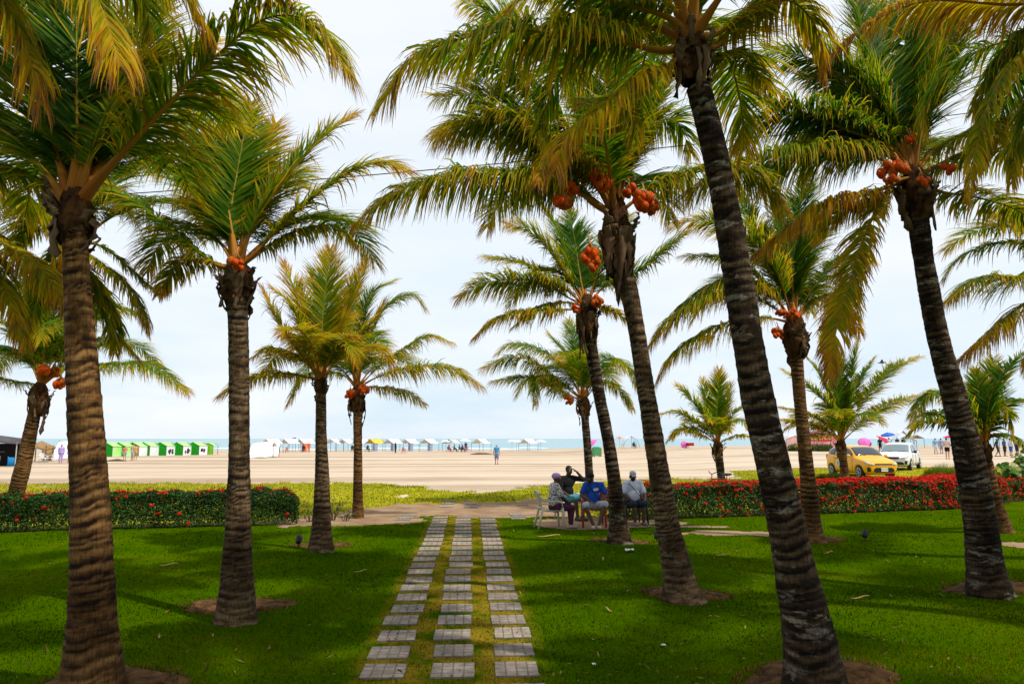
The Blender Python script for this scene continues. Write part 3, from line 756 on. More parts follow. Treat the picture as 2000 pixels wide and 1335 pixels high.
def palm(label, Y, trunk, org, bs, fronds, bark='grey', extra=(), nutlist=(), seed=0, sheaths=4, group='coconut palms planted on the lawn', flen=2.9, thick=1.0, width=.024, foot=None, extint=.2, dens=1.0, lean_dy=0.0):
    """trunk: [(px, py, half width px)] foot first; org: pixel where leaves spring; bs: (px, py, half width, half height) of the crown base"""
    rs = np.random.RandomState(seed + 100)
    if foot is None: f0 = P(trunk[0][0], trunk[0][1], Y)
    else: f0 = Vector(foot)
    f0.z = gzf(f0.x, f0.y)
    root = empty('coconut_palm', f0, 0, label, 'palm tree', group)
    n = len(trunk); top = P(org[0], org[1], Y + lean_dy)
    tp = []; tr_ = []
    for i, (px, py, hw) in enumerate(trunk):
        q = P(px, py, Y + lean_dy * i / max(1, n - 1))
        if i == 0: q = Vector((f0.x, f0.y, f0.z - .05)) if foot is not None else Vector((q.x, q.y, f0.z - .05))
        tp.append(q); tr_.append(.94 * hw * mpp(q))
    v, f, at = trunk_mesh(tp, tr_, rs)
    link_mesh('trunk', np_mesh('trunk', v - np.array(f0), f, at), M_bark[bark], root)
    TRUNK_SPOTS.append((f0.x, f0.y, tr_[0]))
    bc = P(bs[0], bs[1], Y + lean_dy); k = mpp(bc)
    boss(root, bc - f0, .84 * bs[2] * k, 1.05 * bs[3] * k, rs, seed * .7)
    for i in range(sheaths):
        sheath(root, bc - f0, rs.uniform(0, 6.283), bs[2] * k, rs.uniform(.5, 1.5) * bs[3] * k * 1.4, rs)
    for i in range(6):
        sheath(root, bc - f0 + Vector((0, 0, rs.uniform(-.1, .4) * bs[3] * k)), rs.uniform(0, 6.283), bs[2] * k, rs.uniform(.4, 1.0), rs, True)
    o3 = np.array(f0)
    for fr in fronds:
        pp, dz, dr, ti = fr[:4]; kw = fr[4] if len(fr) > 4 else {}
        ff = kw.get('from', org); m = len(pp)
        st = P(ff[0] , ff[1], Y + lean_dy)
        st = st + (bc - st) * .35
        pts = [st] + [P(a, b, Y + lean_dy + dz * ((i + 1) / m) ** 1.2) for i, (a, b) in enumerate(pp)]
        frond(root, f0, pts, rs, dr, ti, thick=thick, width=width, dens=dens, **{q: w for q, w in kw.items() if q != 'from'})
    for (az, el, ln, bend) in extra:
        st = top + (bc - top) * .35
        frond(root, f0, arc(st, az, el, ln * flen, bend), rs, .25 + .5 * max(0, 1 - el), extint + .12 * rs.rand(), thick=thick, width=width, dens=dens * .85)
    for (px, py, rpx, cnt, dy) in nutlist:
        c = P(px, py, Y + lean_dy + dy)
        nuts(root, c - f0, int(cnt * 2.3), .52 * rpx * mpp(c), rs)
    return root

AW, TW = 0.0, math.pi                     # away from / towards the terrace
REAR = [(AW - .5, .95, 1, .65), (AW + .6, .85, 1, .7), (AW + .1, 1.15, 1, .5), (AW - .9, .75, .9, .75)]
FRONT = [(TW - .5, 1.15, .9, .9), (TW + .5, 1.2, .9, .8)]

# --- the near row, left
palm('biggest palm on the left, warm brown ringed trunk nearest the terrace', 6.0,
     [(181, 1336, 64), (181, 1250, 50), (180, 1130, 40), (177, 1000, 37), (171, 880, 34), (163, 760, 31), (156, 640, 27), (150, 540, 24), (147, 450, 23)], (142, 385), (146, 425, 38, 55),
     [([(215, 320), (310, 220), (420, 110), (520, 35), (610, 45), (680, 140)], -.3, .62, .42, {'tip_dry': .4}),
      ([(150, 270), (150, 120), (148, -60)], .9, .10, .10), ([(95, 340), (30, 270), (-70, 190), (-170, 250)], .3, .5, .3),
      ([(112, 300), (50, 130), (-20, -60)], .9, .2, .18), ([(185, 300), (250, 150), (300, -10)], 1.1, .2, .22), ([(75, 350), (-20, 330), (-110, 380)], .5, .6, .35),
      ([(180, 290), (225, 190), (320, 110), (420, 90)], .8, .25, .35)],
     'warm', [(AW, .9, 1, .6), (AW - .7, .8, 1, .7), (AW - .2, 1.2, 1, .5), (AW + .3, 1.1, 1, .5)], seed=1, thick=1.25, sheaths=5, flen=2.9, extint=.15)
palm('palm left of the path with dark fibrous crown base, foot in a brown soil ring', 8.6,
     [(462, 1192, 43), (463, 1130, 33), (465, 1040, 26), (467, 920, 21), (467, 780, 20), (466, 680, 20), (464, 600, 20), (463, 560, 20)], (466, 500), (463, 552, 34, 42),
     [([(424, 515), (350, 462), (270, 396), (200, 368), (150, 380)], .1, .7, .34), ([(425, 515), (370, 507), (330, 540), (310, 575)], .5, .6, .5),
      ([(452, 440), (435, 340), (425, 250), (440, 180)], .9, .15, .18), ([(485, 460), (530, 380), (590, 310), (640, 258), (690, 226)], .1, .12, .36, {'tip_dry': .6, 'roll': .5}),
      ([(500, 490), (560, 430), (660, 350), (740, 318), (800, 335)], -.2, .30, .42, {'tip_dry': .5, 'roll': .35}), ([(450, 430), (470, 300), (490, 200)], .8, .2, .28),
      ([(440, 450), (370, 350), (300, 300)], .9, .3, .2), ([(478, 440), (500, 330), (540, 240)], 1.0, .2, .4), ([(440, 450), (400, 330), (350, 240)], .9, .25, .25), ([(495, 500), (570, 455), (650, 440), (700, 480)], .5, .75, .35)],
     'grey', REAR, [(462, 512, 13, 3, -.25)], seed=2, sheaths=11)
palm('palm with bright yellow green fan of leaves on a straight grey trunk', 13.6,
     [(627, 1069, 26), (628, 1010, 18), (629, 930, 14), (627, 840, 11), (627, 750, 10)], (627, 735), (627, 752, 13, 22),
     [([(612, 680), (590, 600), (556, 515)], .5, .12, .50), ([(628, 660), (636, 570), (645, 485)], .7, .1, .42), ([(648, 670), (685, 585), (716, 508)], .4, .12, .52),
      ([(595, 700), (550, 640), (512, 562)], .1, .2, .55), ([(600, 735), (540, 728), (480, 742), (428, 775)], .2, .5, .45), ([(660, 700), (720, 640), (750, 590)], .3, .2, .5),
      ([(595, 705), (530, 680), (488, 700)], -.2, .5, .5), ([(640, 700), (665, 660), (700, 655)], -.9, .4, .55), ([(605, 690), (570, 600), (530, 560)], -.5, .3, .48)],
     'grey', REAR + [(TW + .3, 1.1, .8, .8), (TW - .6, .9, .8, .9)], seed=3, sheaths=2, extint=.42, flen=2.4)
palm('slim fruiting palm rooted in the bare soil left of the path end', 19.4,
     [(699, 1004, 12), (699, 950, 9.5), (699, 880, 8.5), (698, 800, 9)], (697, 745), (698, 778, 17, 26),
     [([(735, 720), (790, 680), (835, 655), (882, 668)], .3, .55, .35), ([(738, 735), (800, 718), (880, 718), (942, 755)], -.2, .6, .45),
      ([(715, 680), (750, 605), (800, 575), (830, 600)], .4, .4, .2), ([(702, 660), (720, 580), (770, 548)], .6, .2, .15), ([(665, 730), (600, 730), (560, 790)], .2, .6, .35),
      ([(675, 690), (640, 640)], .5, .2, .2), ([(730, 755), (790, 765), (830, 790)], .4, .7, .45), ([(690, 670), (680, 590), (690, 560)], .7, .2, .2)],
     'warm', [(q[0], q[1], 1, q[3]) for q in REAR] + FRONT, [(684, 768, 7, 9, -.3), (712, 762, 8, 9, -.3)], seed=4, sheaths=7, flen=3.0, dens=.8)
palm('palm leaning right from behind the left hedge, heavy with orange coconuts', 19.6,
     [(22, 1008, 15), (35, 950, 15), (50, 890, 14), (62, 830, 12), (72, 790, 12)], (84, 735), (76, 778, 20, 32),
     [([(130, 720), (200, 712), (290, 712), (368, 765)], 0, .55, .3), ([(50, 700), (-10, 680), (-70, 730)], 0, .5, .25), ([(30, 745), (-30, 735), (-80, 770)], .3, .5, .3),
      ([(92, 650), (120, 560), (150, 520)], .7, .2, .15), ([(58, 650), (10, 560), (-30, 520)], .6, .2, .15), ([(140, 660), (200, 600), (265, 610), (290, 650)], .2, .5, .3),
      ([(130, 700), (200, 660), (255, 675)], .5, .5, .3), ([(70, 640), (60, 560), (40, 500)], .5, .2, .12)],
     'warm', [(q[0], q[1], 1.1, q[3]) for q in REAR] + FRONT, [(85, 722, 9, 12, -.25), (118, 748, 9, 10, -.3), (110, 728, 8, 8, .1)], seed=5, sheaths=7, flen=3.6)
palm('palm hidden behind the biggest left trunk, grey green old leaves hanging both sides', 9.6,
     [(171, 1140, 24), (172, 1000, 20), (168, 850, 18), (160, 700, 17), (153, 560, 17), (150, 500, 17)], (150, 455), (150, 500, 24, 40),
     [([(180, 500), (225, 535), (262, 575), (287, 640)], -.2, .7, .5, {'tip_dry': .5}), ([(200, 480), (260, 530), (310, 575)], .3, .5, .28), ([(175, 540), (205, 620), (270, 700)], .3, .6, .4),
      ([(110, 430), (60, 440), (20, 500)], .4, .7, .35), ([(120, 480), (80, 560), (60, 640)], .4, .7, .3), ([(165, 540), (220, 600), (225, 690)], .6, .7, .3)],
     'dark', REAR, seed=6, sheaths=3)
# --- leaves that reach in from palms beyond the edges of the view
palm('palm outside the left edge, only its greyish drooping leaves in view', 8.2,
     [(-210, 1215, 36), (-190, 1000, 22), (-160, 750, 20), (-145, 480, 20)], (-140, 405), (-142, 450, 32, 40),
     [([(-70, 425), (0, 468), (75, 520), (128, 602)], -.2, .75, .62, {'tip_dry': .5}), ([(-60, 380), (20, 375), (95, 430), (130, 520)], .3, .8, .45), ([(-60, 460), (10, 560), (50, 670)], .2, .8, .4),
      ([(-90, 300), (-20, 240), (60, 230)], .5, .5, .3), ([(-80, 440), (-10, 520), (30, 620)], -.5, .8, .5)],
     'grey', REAR, seed=7)
palm('palm outside the upper left corner, long pale leaflets hanging across the corner', 4.9,
     [(-420, 1420, 60), (-390, 1000, 40), (-340, 500, 36), (-300, 0, 34), (-280, -150, 34)], (-260, -230), (-265, -190, 50, 60),
     [([(-120, -190), (60, -130), (180, -20), (235, 130)], -.3, .8, .50, {'tip_dry': .5}), ([(-150, -150), (-40, -60), (40, 60), (80, 200)], -.1, .8, .58, {'tip_dry': .5}), ([(-100, -250), (110, -200), (300, -100), (400, 50)], .1, .7, .42),
      ([(-150, -120), (-90, 0), (-40, 150)], .4, .8, .5), ([(-120, -300), (150, -330), (420, -200), (560, -20)], .5, .6, .4)],
     'grey', [(AW, .7, 1, .9), (AW + .8, .6, 1, .9), (TW, .8, 1, .9), (-1.6, .6, 1, .9), (-2.3, .7, 1, .9)], seed=8, thick=1.2, width=.023, flen=2.6)
# --- the near row, right
palm('tall leaning dark palm nearest on the right, pale lichen patches on its trunk', 6.0,
     [(1592, 1340, 66), (1583, 1260, 54), (1568, 1180, 47), (1549, 1090, 39), (1532, 1010, 36), (1508, 900, 34), (1483, 790, 33), (1463, 680, 31), (1447, 580, 30), (1427, 460, 28), (1407, 350, 26), (1385, 250, 25), (1364, 170, 24)], (1346, 60), (1350, 112, 40, 52),
     [([(1290, 95), (1180, 72), (1010, 60), (890, 78), (800, 120), (752, 195)], -.2, .80, .42, {'tip_dry': .4}), ([(1298, 132), (1240, 152), (1175, 210), (1110, 262), (1085, 330)], -.5, .85, .66, {'tip_dry': .4}),
      ([(1305, 0), (1200, -60), (1080, -40), (960, 40)], .4, .5, .42, {'tip_dry': .5}), ([(1340, -60), (1330, -220)], .6, .2, .2), ([(1385, -50), (1430, -190)], .5, .2, .25),
      ([(1405, 60), (1455, 30), (1540, 0), (1598, 60), (1612, 150)], .1, .75, .55, {'tip_dry': .5}), ([(1395, 90), (1440, 40), (1530, -40), (1640, -60)], .4, .5, .4), ([(1300, 30), (1150, -10), (1000, -60)], -.4, .6, .35),
      ([(1310, 60), (1250, 10), (1130, 20), (1020, 100)], .5, .75, .30), ([(1390, 110), (1450, 110), (1500, 170)], .6, .7, .35)],
     'dark', [(AW, .8, 1, .9), (AW + .6, .7, 1, 1.0), (AW - .6, .7, 1, 1.0), (TW - .8, .8, .9, .8), (TW + .7, .9, .9, .8), (TW, 1.1, .9, .8)], seed=9, thick=1.25, sheaths=6, extint=.25)
palm('curved grey palm with most orange coconuts and long dead sheaths under its crown', 9.2,
     [(1332, 1172, 46), (1327, 1140, 34), (1317, 1085, 28), (1305, 1030, 25), (1293, 960, 22), (1279, 870, 20), (1266, 790, 18), (1252, 700, 17), (1238, 615, 17), (1222, 545, 20)], (1198, 395), (1206, 462, 34, 78),
     [([(1135, 378), (1050, 348), (900, 340), (780, 372), (690, 440)], .1, .92, .42, {'tip_dry': .4}), ([(1160, 330), (1085, 230), (1030, 170), (930, 110), (820, 120)], .4, .55, .25), ([(1178, 300), (1145, 200), (1110, 90), (1070, -10)], .6, .25, .14),
      ([(1205, 300), (1222, 190), (1205, 60)], 1.0, .15, .16), ([(1218, 320), (1255, 255), (1318, 235), (1350, 300)], .4, .55, .22), ([(1255, 378), (1310, 350), (1400, 330), (1480, 345), (1530, 410)], .1, .85, .40, {'tip_dry': .45}),
      ([(1228, 320), (1280, 200), (1320, 110)], .7, .3, .2), ([(1150, 390), (1100, 330), (1020, 260), (930, 230), (850, 270)], .5, .6, .22), ([(1165, 350), (1120, 300), (1075, 300), (1050, 360)], -.5, .8, .60), ([(1150, 340), (1060, 250), (960, 190), (850, 190)], .9, .5, .2), ([(1170, 320), (1100, 170), (1010, 60), (900, 0)], .8, .35, .18), ([(1158, 345), (1070, 275), (960, 235), (850, 265)], .2, .75, .34), ([(1200, 300), (1180, 150), (1170, 20)], .9, .15, .12), ([(1215, 310), (1260, 190), (1290, 60)], .9, .2, .2)],
     'grey', REAR + [(TW + .4, 1.1, .8, .8)], [(1170, 345, 13, 10, -.15), (1100, 395, 15, 6, -.3), (1258, 392, 15, 14, -.3), (1230, 372, 11, 6, -.1), (1152, 495, 15, 6, -.2), (1158, 515, 12, 5, -.25), (1180, 320, 10, 6, .1), (1118, 372, 12, 6, -.2), (1275, 405, 12, 6, -.2), (1180, 362, 12, 7, -.25)], seed=10, sheaths=22, thick=1.1)
palm('thin palm beside the seated people, dark shaggy crown base, leaning left', 14.1,
     [(1210, 1061, 26), (1207, 1010, 17), (1200, 940, 14), (1188, 860, 12), (1172, 780, 12), (1158, 700, 12), (1150, 645, 14)], (1143, 585), (1148, 620, 23, 44),
     [([(1092, 556), (1020, 546), (945, 552), (895, 580)], 0, .5, .38, {'tip_dry': .5}), ([(1086, 566), (1044, 526), (1000, 508), (945, 502)], .4, .3, .32), ([(1110, 545), (1068, 484), (1030, 448), (988, 438)], .5, .25, .38),
      ([(1105, 604), (1020, 608), (965, 624), (925, 660)], -.1, .6, .5), ([(1132, 530), (1124, 475), (1112, 410)], .9, .15, .10), ([(1180, 560), (1248, 529), (1305, 484), (1338, 458)], .3, .25, .2),
      ([(1120, 530), (1095, 460), (1060, 400)], .8, .2, .18), ([(1180, 600), (1210, 612), (1235, 640)], -.2, .6, .6), ([(1165, 540), (1190, 470), (1230, 420)], .8, .25, .2), ([(1105, 590), (1050, 600), (1000, 640)], .6, .6, .35)],
     'dark', REAR, [(1166, 588, 9, 7, -.25), (1125, 600, 8, 4, -.2)], seed=11, sheaths=8, flen=2.6)
palm('slender palm behind the seated people with a drooping round crown', 21.5,
     [(1153, 985, 10), (1151, 930, 8.5), (1147, 870, 8), (1142, 810, 8)], (1138, 775), (1141, 793, 14, 20),
     [([(1085, 740), (1015, 697), (940, 720)], .2, .6, .30), ([(1100, 715), (1050, 682), (1000, 672), (970, 690)], .4, .5, .25), ([(1085, 760), (1050, 742), (1045, 790)], -.6, .7, .30), ([(1128, 690), (1110, 625)], .6, .2, .15),
      ([(1180, 715), (1225, 715), (1250, 760)], .3, .6, .25), ([(1175, 745), (1215, 765), (1235, 800)], .3, .7, .3), ([(1145, 690), (1160, 640)], .6, .2, .18), ([(1095, 750), (1020, 735), (960, 745)], .6, .6, .35), ([(1110, 700), (1070, 650)], .6, .3, .2)],
     'dark', [(q[0], q[1], 1, q[3]) for q in REAR] + FRONT, [(1112, 780, 8, 5, -.3)], seed=12, sheaths=4, flen=3.0, dens=.8)
palm('upright palm in front of the flowering hedge with several orange fruit clusters', 14.3,
     [(1587, 1058, 26), (1584, 1010, 19), (1578, 940, 15), (1570, 860, 13), (1562, 780, 12), (1556, 700, 12)], (1550, 615), (1553, 655, 27, 44),
     [([(1500, 570), (1405, 570), (1310, 620), (1265, 680)], 0, .75, .42), ([(1495, 560), (1430, 540), (1340, 590), (1300, 650)], .4, .75, .36), ([(1490, 620), (1400, 635), (1320, 685), (1285, 740)], .2, .85, .5),
      ([(1515, 530), (1455, 460), (1385, 430), (1312, 440)], .2, .35, .42, {'tip_dry': .55}), ([(1500, 560), (1420, 505), (1335, 500)], .4, .4, .22), ([(1545, 520), (1525, 420), (1490, 350)], .7, .2, .12), ([(1565, 520), (1610, 430), (1650, 390)], .5, .3, .2),
      ([(1600, 580), (1650, 590), (1680, 650)], .3, .8, .5), ([(1590, 560), (1650, 500), (1700, 510)], .5, .6, .3), ([(1550, 520), (1560, 420), (1580, 330)], .8, .2, .14), ([(1520, 540), (1480, 450), (1440, 370)], .8, .3, .15)],
     'warm', REAR, [(1520, 650, 9, 6, -.2), (1552, 612, 9, 8, -.3), (1608, 634, 9, 4, -.2), (1526, 615, 8, 5, -.2)], seed=13, sheaths=8, flen=3.0)
palm('dark leaning palm on the right, long olive leaf drooping down its left side', 9.5,
     [(1932, 1162, 44), (1926, 1120, 36), (1917, 1040, 31), (1905, 960, 29), (1890, 880, 27), (1865, 780, 23), (1840, 690, 21), (1820, 600, 20), (1803, 500, 19), (1792, 420, 20)], (1780, 325), (1788, 378, 36, 52),
     [([(1735, 302), (1640, 293), (1520, 303), (1420, 330), (1330, 385)], -.1, .90, .36, {'tip_dry': .45}), ([(1740, 285), (1660, 255), (1560, 215), (1440, 175), (1385, 172)], .3, .45, .14), ([(1750, 270), (1690, 190), (1600, 120), (1490, 95)], .6, .4, .14),
      ([(1755, 250), (1715, 150), (1680, 30), (1660, -60)], .5, .2, .10), ([(1767, 220), (1768, 80), (1772, -60)], 1.0, .12, .12), ([(1800, 260), (1850, 120), (1880, -20)], .5, .25, .2), ([(1825, 292), (1900, 255), (1980, 245), (2060, 300)], .1, .6, .4),
      ([(1835, 320), (1930, 290), (2030, 330)], .5, .7, .4), ([(1835, 372), (1910, 385), (2000, 418), (2080, 500)], -.1, .5, .42), ([(1738, 362), (1692, 450), (1656, 560), (1632, 650), (1618, 740)], -.7, .40, .60, {'lmax': .62}),
      ([(1705, 375), (1625, 390), (1555, 430), (1470, 500)], .3, .95, .72), ([(1720, 385), (1640, 415), (1590, 470)], .8, .8, .4), ([(1740, 270), (1650, 180), (1560, 150)], 1.0, .4, .16), ([(1800, 250), (1830, 150), (1860, 60), (1900, 0)], -.5, .3, .25), ([(1745, 265), (1640, 150), (1560, 40)], .7, .3, .14), ([(1760, 240), (1735, 120), (1715, 0)], .8, .15, .12), ([(1790, 240), (1810, 120), (1815, -20)], .9, .15, .14), ([(1738, 295), (1620, 230), (1500, 230), (1430, 290)], .5, .6, .2)],
     'dark', REAR, [(1728, 335, 15, 3, -.25), (1755, 333, 16, 4, -.3), (1853, 328, 14, 2, -.2), (1780, 270, 9, 6, -.1), (1738, 350, 12, 3, -.3), (1650, 400, 10, 3, .1), (1800, 352, 11, 3, -.3)], seed=14, sheaths=7, thick=1.15)
palm('short young palm in front of the sand, by the bicycle, between two big trunks', 26.5,
     [(1411, 960, 9), (1409, 935, 8), (1405, 900, 8), (1402, 880, 9)], (1402, 860), (1402, 876, 12, 16),
     [([(1392, 852), (1354, 820), (1323, 803), (1288, 808)], 0, .3, .38), ([(1389, 858), (1354, 842), (1323, 838), (1303, 860)], .2, .5, .42), ([(1394, 840), (1365, 800), (1343, 770), (1322, 752)], .3, .15, .3), ([(1399, 830), (1402, 780), (1405, 722)], .5, .1, .3),
      ([(1409, 842), (1431, 808), (1456, 788)], .3, .15, .35), ([(1413, 860), (1438, 850), (1464, 852)], .2, .4, .35), ([(1396, 830), (1380, 780), (1372, 740)], .6, .1, .25), ([(1406, 835), (1418, 785), (1428, 750)], .6, .12, .3)],
     'dark', [(q[0], q[1], 1, q[3]) for q in REAR] + FRONT, seed=15, sheaths=4, flen=2.2, dens=.55, width=.040, extint=.25)
palm('low palm standing right in front of the yellow taxi', 29.0,
     [(1651, 960, 9.5), (1650, 930, 8.5), (1647, 900, 8), (1643, 878, 9)], (1641, 858), (1643, 872, 11, 17),
     [([(1654, 838), (1678, 792), (1714, 750), (1753, 713), (1797, 696)], .1, .18, .42, {'tip_dry': .4}), ([(1658, 848), (1688, 824), (1727, 795), (1766, 779), (1805, 773)], -.1, .3, .5, {'tip_dry': .4}), ([(1645, 838), (1636, 770), (1615, 692), (1603, 655)], .5, .1, .2),
      ([(1649, 828), (1657, 765), (1676, 662)], .4, .1, .2), ([(1625, 838), (1584, 809), (1519, 793)], .2, .3, .48), ([(1625, 845), (1584, 827), (1518, 818)], -.1, .35, .48), ([(1634, 820), (1597, 770), (1530, 722)], .3, .2, .3),
      ([(1640, 830), (1640, 760), (1642, 690)], .9, .1, .12), ([(1632, 815), (1605, 740), (1570, 690)], .6, .15, .2), ([(1648, 820), (1668, 760), (1705, 700)], .9, .15, .2), ([(1630, 850), (1590, 850), (1560, 870)], -.5, .5, .4)],
     'warm', [(q[0], q[1], 1, q[3]) for q in REAR] + FRONT, seed=16, sheaths=3, flen=2.9, dens=.55, width=.040)
palm('palm with light brown leaning trunk behind the dark right one, low spiky green crown', 15.2,
     [(1962, 1046, 17), (1950, 1000, 14), (1938, 950, 11), (1928, 900, 10)], (1921, 858), (1924, 880, 14, 22),
     [([(1916, 845), (1896, 792), (1872, 748)], .3, .15, .22), ([(1927, 822), (1937, 768), (1963, 724), (2002, 686)], .2, .15, .15), ([(1908, 843), (1857, 817), (1813, 811), (1780, 832)], 0, .5, .3), ([(1906, 845), (1868, 786), (1820, 766), (1779, 812)], .3, .6, .28),
      ([(1930, 838), (1950, 804), (1966, 800), (1978, 846)], -.4, .6, .35), ([(1935, 838), (1965, 786), (2004, 778)], .3, .4, .2), ([(1940, 850), (1975, 850), (2010, 880)], .1, .6, .3), ([(1918, 830), (1912, 770), (1905, 720)], .5, .12, .2), ([(1925, 820), (1930, 760), (1940, 700)], .7, .1, .15)],
     'warm', [(q[0], q[1], .75, q[3]) for q in REAR], seed=17, sheaths=4, flen=2.4, dens=.55, width=.040)
palm('palm just outside the right edge, two drooping leaves reaching into view', 11.0,
     [(2240, 1110, 34), (2215, 900, 20), (2180, 700, 18), (2155, 580, 18)], (2140, 520), (2148, 555, 28, 38),
     [([(2060, 515), (1990, 543), (1910, 543), (1848, 590)], .0, .7, .40, {'tip_dry': .5}), ([(2060, 565), (1995, 598), (1930, 650), (1868, 706)], -.1, .9, .66), ([(2070, 470), (2000, 420), (1930, 420)], .6, .6, .3), ([(2080, 560), (2030, 640), (2000, 720)], .2, .8, .4), ([(2120, 400), (2060, 300), (2000, 280)], .4, .4, .3)],
     'grey', REAR, seed=18)
palm('palm outside the upper right corner, browning leaf hanging across the top', 7.0,
     [(2330, 1270, 50), (2310, 900, 30), (2280, 500, 27), (2250, 180, 26)], (2235, 60), (2240, 130, 40, 50),
     [([(2090, 10), (1960, 8), (1810, 2), (1700, 45), (1612, 118)], -.3, .85, .74, {'tip_dry': .5, 'lmax': .52}), ([(2100, 70), (2000, 100), (1935, 190), (1905, 300), (1888, 390)], -.2, .95, .50, {'tip_dry': .4, 'lmax': .45}), ([(2110, 120), (2030, 170), (1990, 270), (1975, 360)], .1, .9, .35, {'lmax': .5}), ([(2100, -20), (1960, -100), (1800, -90), (1690, -10)], .3, .7, .3, {'lmax': .6}), ([(2120, 20), (2020, 60), (1950, 120), (1900, 220)], .5, .8, .25, {'lmax': .6})],
     'dark', [(AW, .7, 1, .9), (AW - .8, .6, 1, .9), (TW, .8, 1, .9), (AW + 1.6, .6, 1, .9), (TW + .8, .6, 1, .9)], seed=19, thick=1.2)

def shade_palm(label, foot, crown, seed):
    rs = np.random.RandomState(seed); f0 = Vector((foot[0], foot[1], gzf(*foot))); c = Vector(crown); root = empty('coconut_palm', f0, 0, label, 'palm tree', 'coconut palms planted on the lawn')
    k = f0.lerp(c, .5) + Vector((.3 * (f0.x - c.x), .3 * (f0.y - c.y), .1)); v, f, at = trunk_mesh([f0 - Vector((0, 0, .05)), f0 + Vector((0, 0, .5)), k, c], [.26, .17, .14, .13], rs)
    link_mesh('trunk', np_mesh('trunk', v - np.array(f0), f, at), M_bark['grey'], root); boss(root, c - f0 + Vector((0, 0, -.1)), .22, .35, rs, seed)
    for i in range(11):
        az = 2.4 * i + rs.uniform(-.2, .2); el = 1.25 - 1.1 * (i / 10)
        frond(root, f0, arc(c, az, el, 3.1, .9), rs, .6, .25, dens=.7)
shade_palm('palm beside the terrace out of view, its crown shading the near lawn', (3.3, .6), (2.2, 2.3, 7.4), 31)
shade_palm('palm right of the terrace out of view, shading the right foreground', (7.8, 2.0), (6.4, 3.0, 7.0), 32)
shade_palm('far right palm out of view, shading the lawn under the right palms', (12.6, 6.2), (11.2, 6.6, 6.2), 33)
# ================================================================== SOIL RINGS, HEDGES, SHRUBS
M_mulch = pm('soil_ring_dirt', (.045, .022, .009), (.15, .075, .025), 9, .95, .9, 40, .1)
M_straw = leaf_mat('dead_grass', [(0, (.05, .03, .01)), (.5, (.20, .10, .02)), (1, (.34, .20, .04))], .7, .2, .1)
def soil_ring(px, py, rx, ry, label, seed):
    c = G(px, py); r_ = np.random.RandomState(seed); nr, ns = 8, 40
    v = []
    for i in range(nr + 1):
        for k in range(ns):
            th = 6.283 * k / ns; t = i / nr
            q = t * (1 + .16 * (float(vnoise(th * 2.2, seed, 3)) - .5) + .10 * math.sin(3 * th + seed) * t)
            x = c.x + rx * q * math.cos(th); y = c.y + ry * q * math.sin(th)
            v.append((x, y, gzf(x, y) + .012 + .030 * math.sin(t * 3.14) * (.4 + float(vnoise(th * 4, t * 6, seed))) - (.02 if i == nr else 0)))
    f = [[i * ns + k, i * ns + (k + 1) % ns, (i + 1) * ns + (k + 1) % ns, (i + 1) * ns + k] for i in range(nr) for k in range(ns)]
    o = link_mesh('soil_ring', np_mesh('soil_ring', v, f), M_mulch); tag(o, label, 'soil', kind='stuff')
    n = 1500; rr = np.sqrt(r_.rand(n)); th = r_.rand(n) * 6.283
    x = c.x + rx * rr * np.cos(th) * 1.03; y = c.y + ry * rr * np.sin(th) * 1.03
    g = blades('dead_grass', x, y, .03 + .045 * r_.rand(n) * rr, np.full(n, .010), np.clip(r_.rand(n) * .9, 0, 1), M_straw, 'dry brown grass in ' + label, seed)
soil_ring(462, 1184, .68, .42, 'round patch of brown soil at the foot of the palm left of the path', 1)
soil_ring(1340, 1160, .62, .36, 'round patch of brown soil at the foot of the curved grey palm', 2)
soil_ring(1588, 1322, .68, .44, 'round patch of brown soil at the foot of the tall dark palm', 3)
soil_ring(1936, 1148, .66, .40, 'round patch of brown soil at the foot of the right leaning palm', 4)
soil_ring(1212, 1057, .62, .34, 'round patch of brown soil at the foot of the thin palm', 5)
soil_ring(628, 1065, .60, .36, 'round patch of brown soil at the foot of the yellow green palm', 6)
soil_ring(1592, 1054, .62, .34, 'round patch of brown soil at the foot of the upright palm by the hedge', 7)
soil_ring(205, 1334, .66, .40, 'round patch of brown soil at the foot of the biggest left palm', 8)

M_hleaf = leaf_mat('hedge_leaf', [(0, (.008, .030, .005)), (.4, (.022, .072, .008)), (.75, (.055, .115, .012)), (1, (.16, .17, .02))], .5, .25, .2)
M_petal = leaf_mat('red_petal', [(0, (.48, .005, .004)), (.6, (.72, .012, .006)), (1, (.78, .06, .01))], .5, .3, .15)
M_twig = pm('hedge_twig', (.10, .06, .035), (.17, .11, .06), 20, .9)
def diamonds(c, nrm_, ln, wd, rs):
    """leaf-sized faces at c, facing about nrm_"""
    n = len(c)
    d = rs.randn(n, 3); d = nrm(d - nrm_ * np.sum(d * nrm_, -1, keepdims=True)); e_ = np.cross(nrm_, d)
    ln = np.asarray(ln).reshape(-1, 1) * np.ones((n, 1)); wd = np.asarray(wd).reshape(-1, 1) * np.ones((n, 1))
    v = np.stack([c - d * ln / 2, c + e_ * wd / 2 + nrm_ * ln * .06, c + d * ln / 2 - nrm_ * ln * .12, c - e_ * wd / 2 + nrm_ * ln * .06], 1)
    return v.reshape(-1, 3), np.arange(n * 4).reshape(-1, 4)
